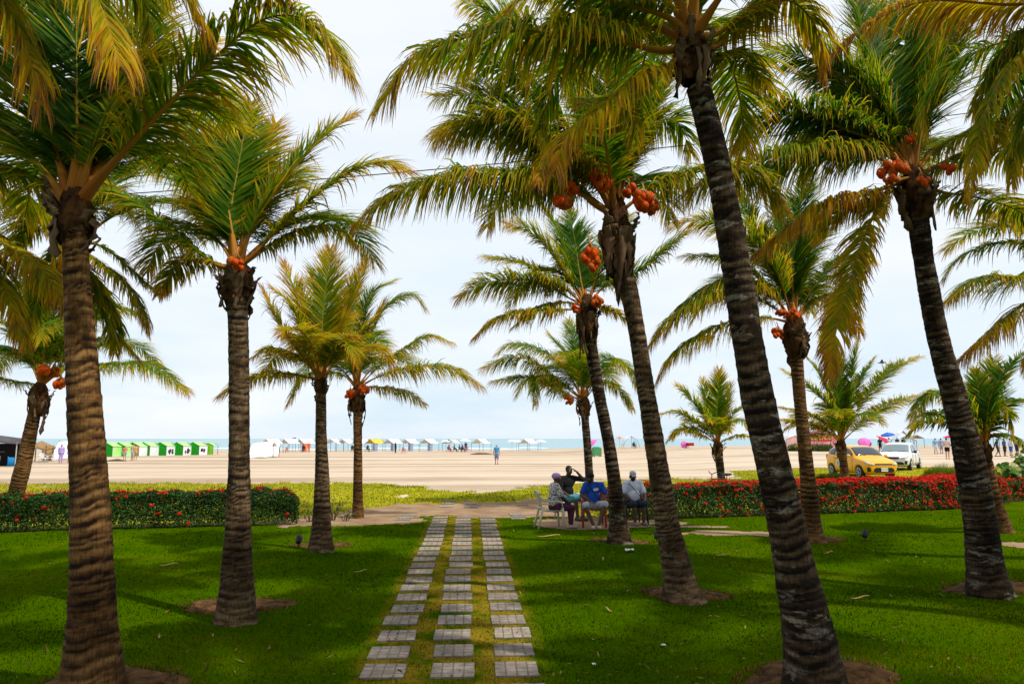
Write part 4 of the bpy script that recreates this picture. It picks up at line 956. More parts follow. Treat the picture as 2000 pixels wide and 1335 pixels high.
def hedge(line, height, depth, nleaf, flowers_top, flowers_side, label, seed, red_zone=None):
    r_ = np.random.RandomState(seed)
    p = np.array([tuple(q) for q in line]); s = np.concatenate([[0], np.cumsum(np.linalg.norm(np.diff(p, axis=0), axis=1))]); L = s[-1]
    def at(u):
        x = np.interp(u, s, p[:, 0]); y = np.interp(u, s, p[:, 1]); k = np.clip(np.searchsorted(s, u) - 1, 0, len(s) - 2)
        d = (p[k + 1] - p[k]) / np.linalg.norm(p[k + 1] - p[k], axis=1, keepdims=True)
        return x, y, d
    c0 = line[0]; base = Vector((c0.x, c0.y, gzf(c0.x, c0.y)))
    root = empty('flowering_hedge', base, 0, label, 'hedge')
    ob = np.array(base)
    def surf(n, top=None):
        u = r_.rand(n) * L; x, y, d = at(u); nx = np.stack([-d[:, 1], d[:, 0]], -1)
        hh = height * (1 + .16 * (fnoise(u * 1.1, u * 0 + seed, 8) - .5) + .14 * (fnoise(u * 4, u * 0, 9) - .5)) + (r_.rand(n) < .03) * .10 * r_.rand(n)
        which = r_.rand(n) if top is None else np.full(n, 0.0 if top else 1.0)
        istop = which < depth / (depth + 1.6 * height)
        a = r_.rand(n); back = r_.rand(n) < .35
        off = np.where(istop, a * depth, np.where(back, depth, 0))
        z = np.where(istop, hh, hh * (.03 + .97 * a ** .72))
        # rounded shoulders, thinner foot, ragged surface
        dpt = np.abs(r_.randn(n)) * .07 - .04
        bul = .20 * (fnoise(u * 2.2, z * 3, 12) - .5) + .05 * (z / height - .6)
        off = off + np.where(istop, 0, np.where(back, -1, 1) * (dpt - bul * 1.2)); z = z - np.where(istop, dpt, 0)
        edge = np.minimum(off, depth - off); z = z - np.clip(.12 - edge, 0, .12) ** 2 * 6 * istop
        fade = np.clip(np.minimum(u, L - u) / .35, 0, 1); z = z * (.55 + .45 * np.sqrt(fade))
        pos = np.stack([x + nx[:, 0] * off, y + nx[:, 1] * off, z], -1)
        pos[:, 2] += gz(pos[:, 0], pos[:, 1])
        nn = np.where(istop[:, None], np.array([0, 0, 1.0]), np.concatenate([-nx * np.where(back, -1, 1)[:, None], np.full((n, 1), .35)], 1))
        return pos, nrm(nn + r_.randn(n, 3) * .55), u, z
    pos, nn, u, z = surf(nleaf)
    v, f = diamonds(pos - ob, nn, .045 + .035 * r_.rand(nleaf), .022 + .016 * r_.rand(nleaf), r_)
    tn = np.clip(.36 + .16 * r_.randn(nleaf) + .5 * (fnoise(u * 1.6, z * 3, 14) - .5) + (r_.rand(nleaf) < .015) * .4, 0, 1)
    fo = link_mesh('foliage', np_mesh('foliage', v, f, {'tint': np.repeat(tn, 4)}), M_hleaf, root)
    fo['kind'] = 'stuff'
    # dense shaded inside so that nothing shows through but twigs
    mb = MB(); nst = int(L * 9)
    for i in range(nst):
        uu = np.array([r_.rand() * L]); x, y, d = at(uu); o_ = depth * (.1 + .8 * r_.rand())
        b = Vector((x[0] - d[0, 1] * o_, y[0] + d[0, 0] * o_, 0)); b.z = gzf(b.x, b.y) - .03
        t_ = b + Vector((r_.uniform(-.16, .16), r_.uniform(-.12, .12), height * r_.uniform(.6, .97))); m_ = (b + t_) / 2 + Vector((r_.uniform(-.05, .05), r_.uniform(-.05, .05), 0))
        mb.tube([b - base, m_ - base, t_ - base], [.011, .008, .004], 5)
    st = mb.build('stems', M_twig, root, True); st['kind'] = 'stuff'
    # flower heads: little domes of many petals
    V = []; Tt = []
    for n, tp in ((flowers_top, True), (flowers_side, False)):
        if not n: continue
        pos, nn, u, z = surf(n * 3, tp)
        if red_zone is not None:
            w = np.interp(u / L, [q[0] for q in red_zone], [q[1] for q in red_zone]) * (1 if tp else np.interp(u / L, [q[0] for q in red_zone], [q[2] for q in red_zone]) / np.maximum(.01, np.interp(u / L, [q[0] for q in red_zone], [q[1] for q in red_zone])))
            clus = np.clip(fnoise(u * 1.4 + 5, z * 2.5, 21) * 1.6 - .25, .1, 1)
            k = r_.rand(len(u)) < w * (1 if tp else clus)
        else: k = np.arange(len(u)) < n
        pos, nn = pos[k], nn[k]
        if not tp: nn = nrm(nn + np.array([0, -.3, .2]))
        npet = 16
        for c, q in zip(pos, nn):
            r0 = r_.uniform(.028, .055)
            dr = nrm(r_.randn(npet, 3) + q * 1.1)
            cc = c + q * .02 + dr * r0 * np.array([1, 1, .8])
            vv, _ = diamonds(cc, nrm(dr + r_.randn(npet, 3) * .3), r0 * .85, r0 * .62, r_)
            V.append(vv); Tt.append(np.repeat(np.clip(.5 + .25 * r_.randn(npet), 0, 1), 4))
    V = np.concatenate(V); fl = link_mesh('flowers', np_mesh('flowers', V - ob, np.arange(len(V)).reshape(-1, 4), {'tint': np.concatenate(Tt)}), M_petal, root)
    fl['kind'] = 'stuff'
    return root
hedge(HEDGE_L, .80, .85, 62000, 150, 170, 'dark green clipped hedge on the left with a few scattered red flowers', 3, [(0, .5, .3), (.55, .9, .7), (.75, 1, .6), (1, .45, .3)])
hedge(HEDGE_R, .84, .85, 78000, 3000, 2000, 'long clipped hedge on the right, its top covered with red flowers', 4, [(0, .22, .06), (.18, .22, .10), (.3, .35, .2), (.42, .75, .22), (.62, .9, .38), (.72, 1, .75), (.88, 1, .85), (1, .9, .6)])
hr = [Vector((17.25, 22.2)), Vector((22, 23.6))]
hedge(hr, .62, .8, 15000, 160, 160, 'lower hedge continuing at the right edge with red flowers', 5, [(0, .7, .6), (1, .7, .6)])
# ragged young plants beside the left hedge's end
def twiggy(px, Y, h, n, label, seed):
    b = onground(px, Y); r_ = np.random.RandomState(seed)
    root = empty('hedge_seedling', b, 0, label, 'plant', 'straggling young plants at the hedge end')
    mb = MB(); cs = []
    for i in range(n):
        d = Vector((r_.uniform(-.3, .3), r_.uniform(-.2, .2), h * r_.uniform(.6, 1)))
        mb.tube([Vector((d.x * .15, d.y * .15, -.02)), d * .55 + Vector((0, 0, .03)), d], [.009, .007, .003], 5)
        for t in r_.uniform(.3, 1, 7): cs.append(np.array(d) * t + r_.randn(3) * .025)
    mb.build('stems', M_twig, root, True)
    cs = np.array(cs); v, f = diamonds(cs, nrm(r_.randn(len(cs), 3) + [0, -.3, .6]), .07, .035, r_)
    link_mesh('foliage', np_mesh('foliage', v, f, {'tint': np.repeat(np.clip(.6 + .25 * r_.randn(len(cs)), 0, 1), 4)}), M_hleaf, root)
twiggy(612, 18.6, .55, 9, 'leafy straggling plant against the end of the left hedge', 1)
twiggy(655, 18.9, .60, 11, 'thin twiggy plant right of the grey trunk near the hedge end', 2)
twiggy(680, 18.7, .30, 8, 'small low plant beside the slim fruiting palm', 3)
# sea grape shrub at the right edge
def sea_grape(px, Y, label):
    b = onground(px, Y); r_ = np.random.RandomState(5); root = empty('sea_grape_shrub', b, 0, label, 'shrub')
    mb = MB(); c = []; nn = []
    for i in range(26):
        az = r_.uniform(0, 6.28); rr = r_.uniform(.2, 1.15); tip = Vector((math.cos(az) * rr, math.sin(az) * rr, r_.uniform(.55, 1.75) - .25 * rr))
        mid = tip * .5 + Vector((0, 0, .15)); mb.tube([Vector((0, 0, -.05)), mid, tip], [.028, .016, .007], 6)
        for t in np.linspace(.4, 1.05, 9):
            q = (mid * (1 - t) * 2 + tip * (2 * t - 1)) if t > .5 else mid * t * 2
            for _ in range(2):
                c.append(np.array(q) + r_.randn(3) * .07); nn.append(np.array([math.cos(az) * .4, math.sin(az) * .4 - .4, .8]) + r_.randn(3) * .4)
    mb.build('branches', M_twig, root, True)
    c = np.array(c); nn = nrm(np.array(nn)); d = nrm(r_.randn(len(c), 3)); d = nrm(d - nn * np.sum(d * nn, -1, keepdims=True)); e_ = np.cross(nn, d)
    th = np.linspace(0, 6.283, 8, endpoint=False); rad = .075 + .05 * r_.rand(len(c))
    v = c[:, None, :] + (d[:, None, :] * np.cos(th)[None, :, None] + e_[:, None, :] * np.sin(th)[None, :, None]) * rad[:, None, None] + nn[:, None, :] * (.02 * np.cos(2 * th))[None, :, None]
    f = np.arange(len(c) * 8).reshape(-1, 8)
    m_ = leaf_mat('sea_grape_leaf', [(0, (.03, .11, .01)), (.6, (.10, .21, .015)), (1, (.28, .30, .03))], .4, .35, .3)
    link_mesh('foliage', np_mesh('foliage', v.reshape(-1, 3), f, {'tint': np.repeat(np.clip(.45 + .3 * r_.randn(len(c)), 0, 1), 8)}), m_, root)
sea_grape(2000, 23.5, 'round leaved bright green shrub at the right edge behind the red hedge')

# ================================================================== PEOPLE
SKIN = {'dark': pm('skin_dark', (.060, .028, .016), (.075, .036, .021), 14, .5, spec=.35), 'brown': pm('skin_brown', (.17, .082, .048), (.20, .10, .06), 14, .5, spec=.35), 'tan': pm('skin_tan', (.42, .22, .14), (.48, .27, .18), 14, .5)}
_cl = {}
def cloth(c, c2=None, scale=9, lo=.35, hi=.65, name='cloth'):
    k = (c, c2, scale, lo)
    if k not in _cl: _cl[k] = pm(name, c, c2, scale, .85, .3, 60, .15, lo=lo, hi=hi)
    return _cl[k]
M_eye = pm('eye_white', (.7, .68, .62), None, 3, .2); M_pupil = pm('eye_dark', (.01, .008, .006), None, 3, .2); M_hair = pm('black_hair', (.010, .008, .007), (.02, .016, .014), 40, .8, .6, 90)
STAND = dict(pelvis=(0, 0, .95), chest=(0, 0, 1.30), neck=(0, .01, 1.47), head=(0, -.01, 1.60), shl=(.185, 0, 1.41), shr=(-.185, 0, 1.41), ell=(.245, .02, 1.12), elr=(-.245, .02, 1.12), wrl=(.25, -.05, .87), wrr=(-.25, -.05, .87),
             hil=(.09, 0, .92), hir=(-.09, 0, .92), knl=(.10, -.02, .50), knr=(-.10, -.02, .50), anl=(.10, .02, .08), anr=(-.10, .02, .08), tol=(.115, -.14, .035), tor=(-.115, -.14, .035), look=(0, -1, 0))
SIT = dict(pelvis=(0, 0, .50), chest=(0, .05, .86), neck=(0, .05, 1.03), head=(0, .02, 1.16), shl=(.185, .05, .98), shr=(-.185, .05, .98), ell=(.25, -.03, .72), elr=(-.25, -.03, .72), wrl=(.15, -.25, .62), wrr=(-.15, -.25, .62),
           hil=(.09, 0, .50), hir=(-.09, 0, .50), knl=(.12, -.42, .50), knr=(-.12, -.42, .50), anl=(.11, -.42, .08), anr=(-.11, -.42, .08), tol=(.12, -.57, .035), tor=(-.12, -.57, .035), look=(0, -1, 0))
def remesh(mb, name, mat, parent, vox, it=2):
    o = mb.build(name, mat, parent, True)
    r_ = o.modifiers.new('remesh', 'REMESH'); r_.mode = 'VOXEL'; r_.voxel_size = vox; r_.use_smooth_shade = True
    s_ = o.modifiers.new('smooth', 'SMOOTH'); s_.iterations = it; s_.factor = .5
    return bake(o)
def hand(mb, w, d, side, curl, fine):
    """palm, five separate fingers of different length, thumb from the side of the palm"""
    d = d.normalized(); a = d.cross(Vector((0, 0, 1)))
    a = a.normalized() if a.length > .05 else Vector((1, 0, 0)); b = a.cross(d).normalized()
    pc = w + d * .050
    mb.ball(pc, (.040, .052, .018), 10, 7, rot=Matrix((a, d, b)).transposed().to_euler())
    if not fine: mb.ball(pc + d * .06, .03); return
    for i, (off, ln) in enumerate(((-.030, .066), (-.010, .076), (.010, .071), (.029, .056))):
        q = pc + d * .044 + a * off; dd = d + a * off * 2.5
        for seg_, rr in ((.45, .0092), (.32, .0086), (.23, .0078)):
            q2 = q + dd.normalized() * ln * seg_; mb.limb(q, q2, rr, rr * .94, seg=7); q = q2; dd = dd - b * curl
    q = w + d * .018 + a * (.032 * side); dd = d * .55 + a * side * .8 - b * .3
    for ln, rr in ((.034, .0115), (.028, .010)):
        q2 = q + dd.normalized() * ln; mb.limb(q, q2, rr, rr * .92, seg=7); q = q2; dd = dd + d * .5 - b * curl * .6
def person(label, loc, rz, base, skin='brown', top=None, bottom=None, group=None, scale=1.0, build_=1.0, fine=True, sleeves=.55, legs='long', shoes=None, hat=None, hair=True, over=None, curl=.35, belly=0.0):
    J = {k: Vector(q) for k, q in {**base, **(over or {})}.items()}
    root = empty('person', loc, rz, label, 'person', group); root.scale = (scale,) * 3
    bw = build_; vx = .0085 if fine else .02
    def torso(mb, g):
        pe, ch, ne = J['pelvis'], J['chest'], J['neck']
        up = (ch - pe).normalized(); sd = (J['shl'] - J['shr']).normalized(); fw = sd.cross(up).normalized()
        rot = Matrix((sd, -fw, up)).transposed().to_euler()
        mb.ball(pe + up * .02, (.165 * bw + g, .12 * bw + g, .13), 14, 9, rot=rot)
        mb.ball(pe.lerp(ch, .5) , (.145 * bw + g, (.11 + belly) * bw + g, .18), 14, 9, rot=rot)
        if belly: mb.ball(pe.lerp(ch, .38) + fw * .0 - Vector((0, 0, 0)) + Vector((0, -1, 0)) * belly * .5, (.14 * bw + g, .12 * bw + g, .15), 14, 9, rot=rot)
        mb.ball(ch + up * .02, (.165 * bw + g, .112 * bw + g, .17), 14, 9, rot=rot)
        mb.limb(J['shl'].lerp(ne, .15), J['shr'].lerp(ne, .15), .062 + g, .062 + g, seg=12)
        mb.limb(J['shl'], J['ell'].lerp(J['shl'], .75), .062 * bw + g, .052 * bw + g, seg=12); mb.limb(J['shr'], J['elr'].lerp(J['shr'], .75), .062 * bw + g, .052 * bw + g, seg=12)
        for s in 'lr': mb.limb(ch + sd * (.07 if s == 'l' else -.07), J['sh' + s], .09 * bw + g, .06 + g, seg=12)
    mb = MB(); torso(mb, 0)
    ne, hd, lk = J['neck'], J['head'], J['look'].normalized()
    mb.limb(ne - (hd - ne) * .35, hd - (hd - ne) * .15, .058, .052, seg=12)
    up = (hd - ne).normalized() * .4 + Vector((0, 0, .6)); up = (up - lk * up.dot(lk)).normalized(); sd = lk.cross(up).normalized() * -1
    hr_ = Matrix((sd, -lk, up)).transposed().to_euler()
    hp = lambda a, b, c: hd + sd * a + lk * b + up * c
    mb.ball(hp(0, -.012, .028), (.074, .094, .098), 16, 12, rot=hr_)                 # skull
    mb.ball(hp(0, .022, -.040), (.056, .062, .070), 14, 10, rot=hr_)                 # jaw and face
    mb.ball(hp(0, .060, -.088), (.026, .024, .022), 10, 7, rot=hr_)                  # chin
    mb.limb(hp(0, .082, .016), hp(0, .104, -.022), .010, .016, seg=8)               # nose
    mb.ball(hp(0, .078, -.055), (.026, .013, .013), 10, 6, rot=hr_)                  # lips
    mb.ball(hp(0, .072, .034), (.052, .018, .012), 10, 6, rot=hr_)                   # brow
    for s in (-1, 1):
        mb.ball(hp(.078 * s, -.012, -.005), (.012, .022, .034), 8, 6, rot=hr_)       # ears
        mb.ball(hp(.036 * s, .060, -.026), (.024, .022, .020), 8, 6, rot=hr_)        # cheeks
    for s in 'lr':
        k = 1 if s == 'l' else -1
        sh, el, wr = J['sh' + s], J['el' + s], J['wr' + s]
        mb.limb(sh, el, .054 * bw, .043 * bw, seg=12); mb.limb(el, el.lerp(wr, .4), .042 * bw, .040 * bw, seg=12); mb.limb(el.lerp(wr, .4), wr, .040 * bw, .028, seg=12)
        hand(mb, wr, J.get('hd' + s, (wr - el)), k, curl, fine)
        hi, kn, an, to = J['hi' + s], J['kn' + s], J['an' + s], J['to' + s]
        mb.limb(hi, kn, .088 * bw, .056, seg=12); mb.limb(kn, kn.lerp(an, .35), .054, .055, seg=12); mb.limb(kn.lerp(an, .35), an, .055, .036, seg=12)
        fd = to - an; fd.z = 0; fd = fd.normalized()
        he = an - fd * .05; he.z = .042
        mb.limb(he, to + Vector((0, 0, .004)), .036, .032, seg=10); mb.ball(an.lerp(he, .5), .04, 10, 7)
        for t in range(5): mb.ball(to + fd * .034 + fd.cross(Vector((0, 0, 1))) * (t - 2) * .014 * 1.1, .0105, 7, 5)
    remesh(mb, 'body', SKIN[skin], root, vx)
    if fine:
        for s in (-1, 1):
            m = MB(); m.ball(hp(.032 * s, .0735, .012), .0115, 10, 7); e_ = m.build('eye', M_eye, root, True)
            m = MB(); m.ball(hp(.032 * s, .083, .012), .0055, 8, 6); m.build('pupil', M_pupil, e_, True)
    if top:
        m = MB(); torso(m, .014)
        for s in 'lr':
            sh, el, wr = J['sh' + s], J['el' + s], J['wr' + s]
            if sleeves > 1: m.limb(sh, el, .066 * bw, .056 * bw, seg=12); m.limb(el, el.lerp(wr, sleeves - 1), .056 * bw, .046, seg=12)
            elif sleeves > 0: m.limb(sh, sh.lerp(el, sleeves), .070 * bw, .068 * bw, seg=12)
        m.limb(ne - Vector((0, 0, .05)), ne - Vector((0, 0, .015)), .075, .066, seg=12)
        remesh(m, 'shirt', top, root, max(vx, .011), 3)
    if bottom:
        m = MB(); pe = J['pelvis']
        m.ball(pe, (.182 * bw, .138 * bw, .135), 14, 9)
        for s in 'lr':
            hi, kn, an = J['hi' + s], J['kn' + s], J['an' + s]
            if legs == 'long': m.limb(hi, kn, .105 * bw, .078, seg=12); m.limb(kn, kn.lerp(an, .88), .078, .060, seg=12)
            elif legs == 'knee': m.limb(hi, hi.lerp(kn, .98), .106 * bw, .085, seg=12)
            else: m.limb(hi, hi.lerp(kn, .5), .106 * bw, .098, seg=12)
        remesh(m, 'trousers' if legs == 'long' else 'shorts', bottom, root, max(vx, .011), 3)
    if shoes:
        for s in 'lr':
            an, to = J['an' + s], J['to' + s]; fd = to - an; fd.z = 0; fd = fd.normalized()
            m = MB(); he = an - fd * .058; he.z = .044
            m.limb(he, to + Vector((0, 0, .008)), .045, .043, seg=12); m.ball(an.lerp(he, .4) + Vector((0, 0, .0)), .046, 10, 7)
            remesh(m, 'shoe', shoes, root, max(vx, .010), 2)
    if hat:
        kind, hm = hat
        m = MB()
        if kind == 'wrap':
            m.ball(hp(0, -.020, .062), (.092, .112, .082), 16, 10, rot=hr_); m.ball(hp(0, -.075, .058), (.075, .060, .062), 12, 8, rot=hr_)
            for k in range(4): m.tube([hp(-.09 * math.cos(.5 * k), .03 - .03 * k, .05 + .010 * k), hp(0, .085 - .045 * k, .075 + .012 * k), hp(.09 * math.cos(.5 * k), .03 - .03 * k, .05 + .010 * k)], [.014, .018, .014], 7)
            remesh(m, 'headwrap', hm, root, max(vx, .009), 2)
        else:
            m.ball(hp(0, -.014, .062), (.084, .104, .074), 16, 10, rot=hr_)
            m.ball(hp(0, .100, .050), (.066, .060, .010), 14, 6, rot=hr_)
            remesh(m, 'cap', hm, root, max(vx, .008), 1)
            if kind == 'mask':
                m = MB(); m.ball(hp(0, .034, -.048), (.064, .072, .058), 14, 10, rot=hr_); m.limb(hp(-.075, .0, -.03), hp(.075, .0, -.03), .022, .022)
                remesh(m, 'face_mask', cloth((.010, .010, .012)), root, max(vx, .009), 1)
    elif hair:
        m = MB(); m.ball(hp(0, -.026, .046), (.080, .096, .092), 16, 10, rot=hr_)
        remesh(m, 'hair', M_hair, root, max(vx, .009), 1)
    return root, J, hp
def armchair(label, loc, rz, mat, group='plastic armchairs of the seated people'):
    """moulded plastic armchair; seat at 0.43 m, opens towards -Y"""
    root = empty('plastic_armchair', loc, rz, label, 'chair', group)
    m = MB(); rows = [[(x * (1 - .04 * i), -.24 + i * .075, .425 - .035 * (1 - (x / .25) ** 2) * math.sin(i / 6 * 3.14) + (.012 if i == 0 else 0) * -1) for x in np.linspace(-.25, .25, 9)] for i in range(7)]
    m.sheet(rows); m.build('seat', mat, root, True, solid=.018)
    bk = MB()
    for k in range(7):
        x = (k - 3) * .066
        bk.tube([(x * .92, .20, .42), (x * .98, .245, .60), (x, .285, .76 + .02 * math.cos(x * 4)), (x, .315, .84 + .035 * math.cos(x * 6) - .03)], [.026, .022, .022, .024], 8, flat=.35, up=(0, 1, 0))
    bk.tube([(-.225, .29, .80), (-.12, .318, .865), (0, .325, .885), (.12, .318, .865), (.225, .29, .80)], .026, 8)
    bk.tube([(-.22, .22, .48), (0, .235, .475), (.22, .22, .48)], .022, 8)
    bk.build('backrest', mat, root, True)
    for s in (-1, 1):
        a = MB(); a.tube([(s * .235, .285, .78), (s * .265, .20, .68), (s * .275, .05, .645), (s * .275, -.18, .64), (s * .268, -.25, .60), (s * .262, -.265, .48)], [.022, .026, .032, .032, .028, .024], 8, flat=.6)
        a.build('armrest', mat, root, True)
        l = MB(); l.tube([(s * .262, -.265, .49), (s * .262, -.27, .30), (s * .275, -.295, .0)], [.030, .028, .024], 8); l.tube([(s * .262, -.265, .44), (s * .24, -.22, .42)], [.03, .03], 8); l.build('leg', mat, root, True)
        l = MB(); l.tube([(s * .215, .21, .46), (s * .225, .26, .25), (s * .245, .32, .0)], [.030, .028, .022], 8); l.build('leg', mat, root, True)
    return root
M_cream = pm('cream_plastic', (.55, .50, .38), (.50, .44, .33), 5, .5, spec=.4)
M_redp = pm('red_plastic', (.45, .022, .015), (.36, .02, .014), 5, .45, spec=.4)
M_darkp = pm('dark_plastic', (.02, .02, .022), None, 5, .5)
M_white = pm('white_plastic', (.72, .72, .70), (.64, .64, .62), 5, .45, spec=.4)
# woman on the cream armchair, facing the group
c1 = onground(1072, 17.0)
armchair('cream plastic armchair under the woman in the lavender headwrap', c1, R(96), M_cream)
person('seated woman in lavender headwrap, patterned white blouse and purple trousers', c1 + Vector((.13, .0, 0)), R(98), SIT, 'dark', cloth((.62, .60, .60), (.10, .09, .11), 34, .46, .56, 'spotted_blouse'), cloth((.060, .016, .045), (.08, .024, .06)), scale=1.0, build_=1.12, sleeves=.75, shoes=pm('pale_sandal', (.45, .36, .27), None, 5, .7),
       hat=('wrap', cloth((.34, .20, .50), (.48, .30, .62), 12)), belly=.03, over=dict(chest=(0, .0, .86), neck=(0, -.02, 1.03), head=(0, -.06, 1.155), shl=(.18, 0, .98), shr=(-.18, 0, .98), ell=(.22, -.12, .74), elr=(-.22, -.12, .74), wrl=(.10, -.33, .58), wrr=(-.10, -.33, .58), knl=(.09, -.40, .48), knr=(-.09, -.40, .48), anl=(.08, -.42, .08), anr=(-.08, -.36, .08), tol=(.08, -.57, .035), tor=(-.08, -.51, .035)))
# man in blue on the red armchair
c3 = onground(1157, 17.3)
armchair('red plastic armchair under the man in the blue shirt', c3, R(-6), M_redp)
r3, J3, hp3 = person('seated man in royal blue shirt, dark cap and grey shorts with knees apart', c3 + Vector((0, -.06, 0)), R(-8), SIT, 'dark', cloth((.015, .075, .42), (.012, .06, .34)), cloth((.30, .33, .38), (.42, .45, .48), 14), build_=1.1, sleeves=.7, legs='knee', shoes=pm('cream_sandal', (.55, .46, .34), None, 5, .7), hat=('cap', cloth((.012, .012, .016))),
       belly=.03, over=dict(pelvis=(0, 0, .50), chest=(-.02, .06, .86), neck=(-.05, .02, 1.02), head=(-.08, -.03, 1.14), look=(-.75, -.65, -.1), knl=(.26, -.38, .56), knr=(-.22, -.40, .53), anl=(.09, -.50, .09), anr=(-.03, -.52, .09), tol=(.12, -.64, .035), tor=(-.05, -.66, .035), ell=(.30, .0, .74), elr=(-.30, -.02, .74), wrl=(.20, -.20, .62), wrr=(-.10, -.24, .63)))
m = MB(); m.box((.045, -.108, .90), (.11, .006, .035), (0, -.22, 0)); m.box((.07, -.108, .865), (.085, .006, .018), (0, -.22, 0)); m.box((-.10, -.10, .86), (.035, .006, .05), (0, -.1, 0)); m = MB(); m.box((.05, -.108, .885), (.12, .006, .06), (0, -.22, 0)); pr = m.build('shirt_print', cloth((.62, .66, .74)), r3)
# man with the grey cap and mask by the hedge
c4 = onground(1234, 17.75)
armchair('dark plastic armchair under the man in the white shirt by the hedge', c4, R(4), M_darkp)
r4, J4, hp4 = person('seated man in white shirt, grey cap and black face mask by the red hedge', c4 + Vector((0, -.04, 0)), R(5), SIT, 'dark', cloth((.50, .53, .66), (.58, .60, .72), 6), cloth((.016, .022, .04)), build_=1.12, sleeves=.75, legs='knee', shoes=pm('grey_sandal', (.16, .16, .17), None, 5, .7), hat=('mask', cloth((.40, .42, .45))), belly=.04, over=dict(look=(.05, -.95, -.32), ell=(.28, -.02, .72), wrl=(.22, -.22, .64), wrr=(-.12, -.26, .58)))
def crossbody(label, J, loc, rz, mat):
    """bag on a strap slung over one shoulder"""
    root = empty('crossbody_bag', loc, rz, label, 'bag')
    ch, pe = J['chest'], J['pelvis']
    m = MB(); front = [(-.13, -.02, .99), (-.09, -.10, .95), (0, -.165, .82), (.10, -.185, .70), (.17, -.15, .62)]
    m.tube(front, .013, 6, flat=.5); m.tube([(-.13, -.02, .99), (-.12, .12, .96), (0, .20, .80), (.14, .14, .64), (.17, -.15, .62)], .013, 6, flat=.5); m.build('strap', mat, root, True)
    m = MB(); m.box((.20, -.13, .56), (.06, .13, .10), (0, 0, .2)); m.build('pouch', mat, root, False, bevel=.015)
crossbody('black bag on a strap across the white shirt', J4, c4 + Vector((0, -.04, 0)), R(5), cloth((.008, .008, .010)))
crossbody('black bag on a strap across the blue shirt', J3, c3 + Vector((0, -.06, 0)), R(-8), cloth((.010, .010, .012)))
# man in black shading his eyes
c2 = onground(1108, 18.9)
armchair('white plastic armchair under the man in black, farthest of the group', c2, R(20), M_white)
person('seated man in black long sleeved top and teal shorts, hand raised to his brow', c2 + Vector((0, -.04, .0)), R(22), SIT, 'dark', cloth((.008, .008, .009), (.014, .013, .013)), cloth((.03, .20, .24), (.10, .32, .38), 10), sleeves=1.0, legs='knee', hair=True, shoes=pm('dark_sandal', (.05, .04, .035), None, 5, .7), scale=1.04,
       over=dict(chest=(0, .02, .88), neck=(.0, 0, 1.07), head=(.02, -.03, 1.20), look=(.1, -.95, -.1), shl=(.185, .0, 1.01), shr=(-.185, .02, 1.0), ell=(.40, -.10, .98), wrl=(.17, -.16, 1.18), hdl=(-.35, .02, .25), knl=(.20, -.42, .54), knr=(-.04, -.44, .56), anl=(.12, -.50, .09), anr=(.0, -.46, .09), tol=(.16, -.64, .035), tor=(.02, -.60, .035)))
# ================================================================== VEHICLES
M_yellow = pm('taxi_paint', (.76, .36, .002), (.78, .38, .003), 2, .35, spec=.3, coat=.25)
M_wpaint = pm('white_paint', (.66, .68, .71), (.70, .72, .74), 2, .3, spec=.5, coat=.5)
M_tint = pm('tinted_glass', (.035, .040, .052), (.05, .055, .07), 1, .06, spec=.6)
M_clear = pm('car_glass', (.14, .19, .20), (.18, .23, .24), 1, .06, spec=.7)
M_blk = pm('black_trim', (.010, .010, .011), (.014, .014, .015), 8, .5)
M_rub = pm('tyre_rubber', (.014, .014, .014), (.024, .022, .02), 20, .9)
M_alloy = pm('alloy_rim', (.48, .50, .52), (.40, .42, .44), 5, .35, spec=.6, metal=.6)
M_lamp = pm('lamp_glass', (.50, .54, .58), (.30, .33, .37), 8, .1, spec=.8)
M_red = pm('tail_red', (.40, .01, .01), None, 5, .2)
M_chrome = pm('chrome_strip', (.65, .66, .68), None, 5, .2, metal=.8)
M_plate = pm('number_plate', (.72, .72, .68), (.66, .66, .62), 6, .5)
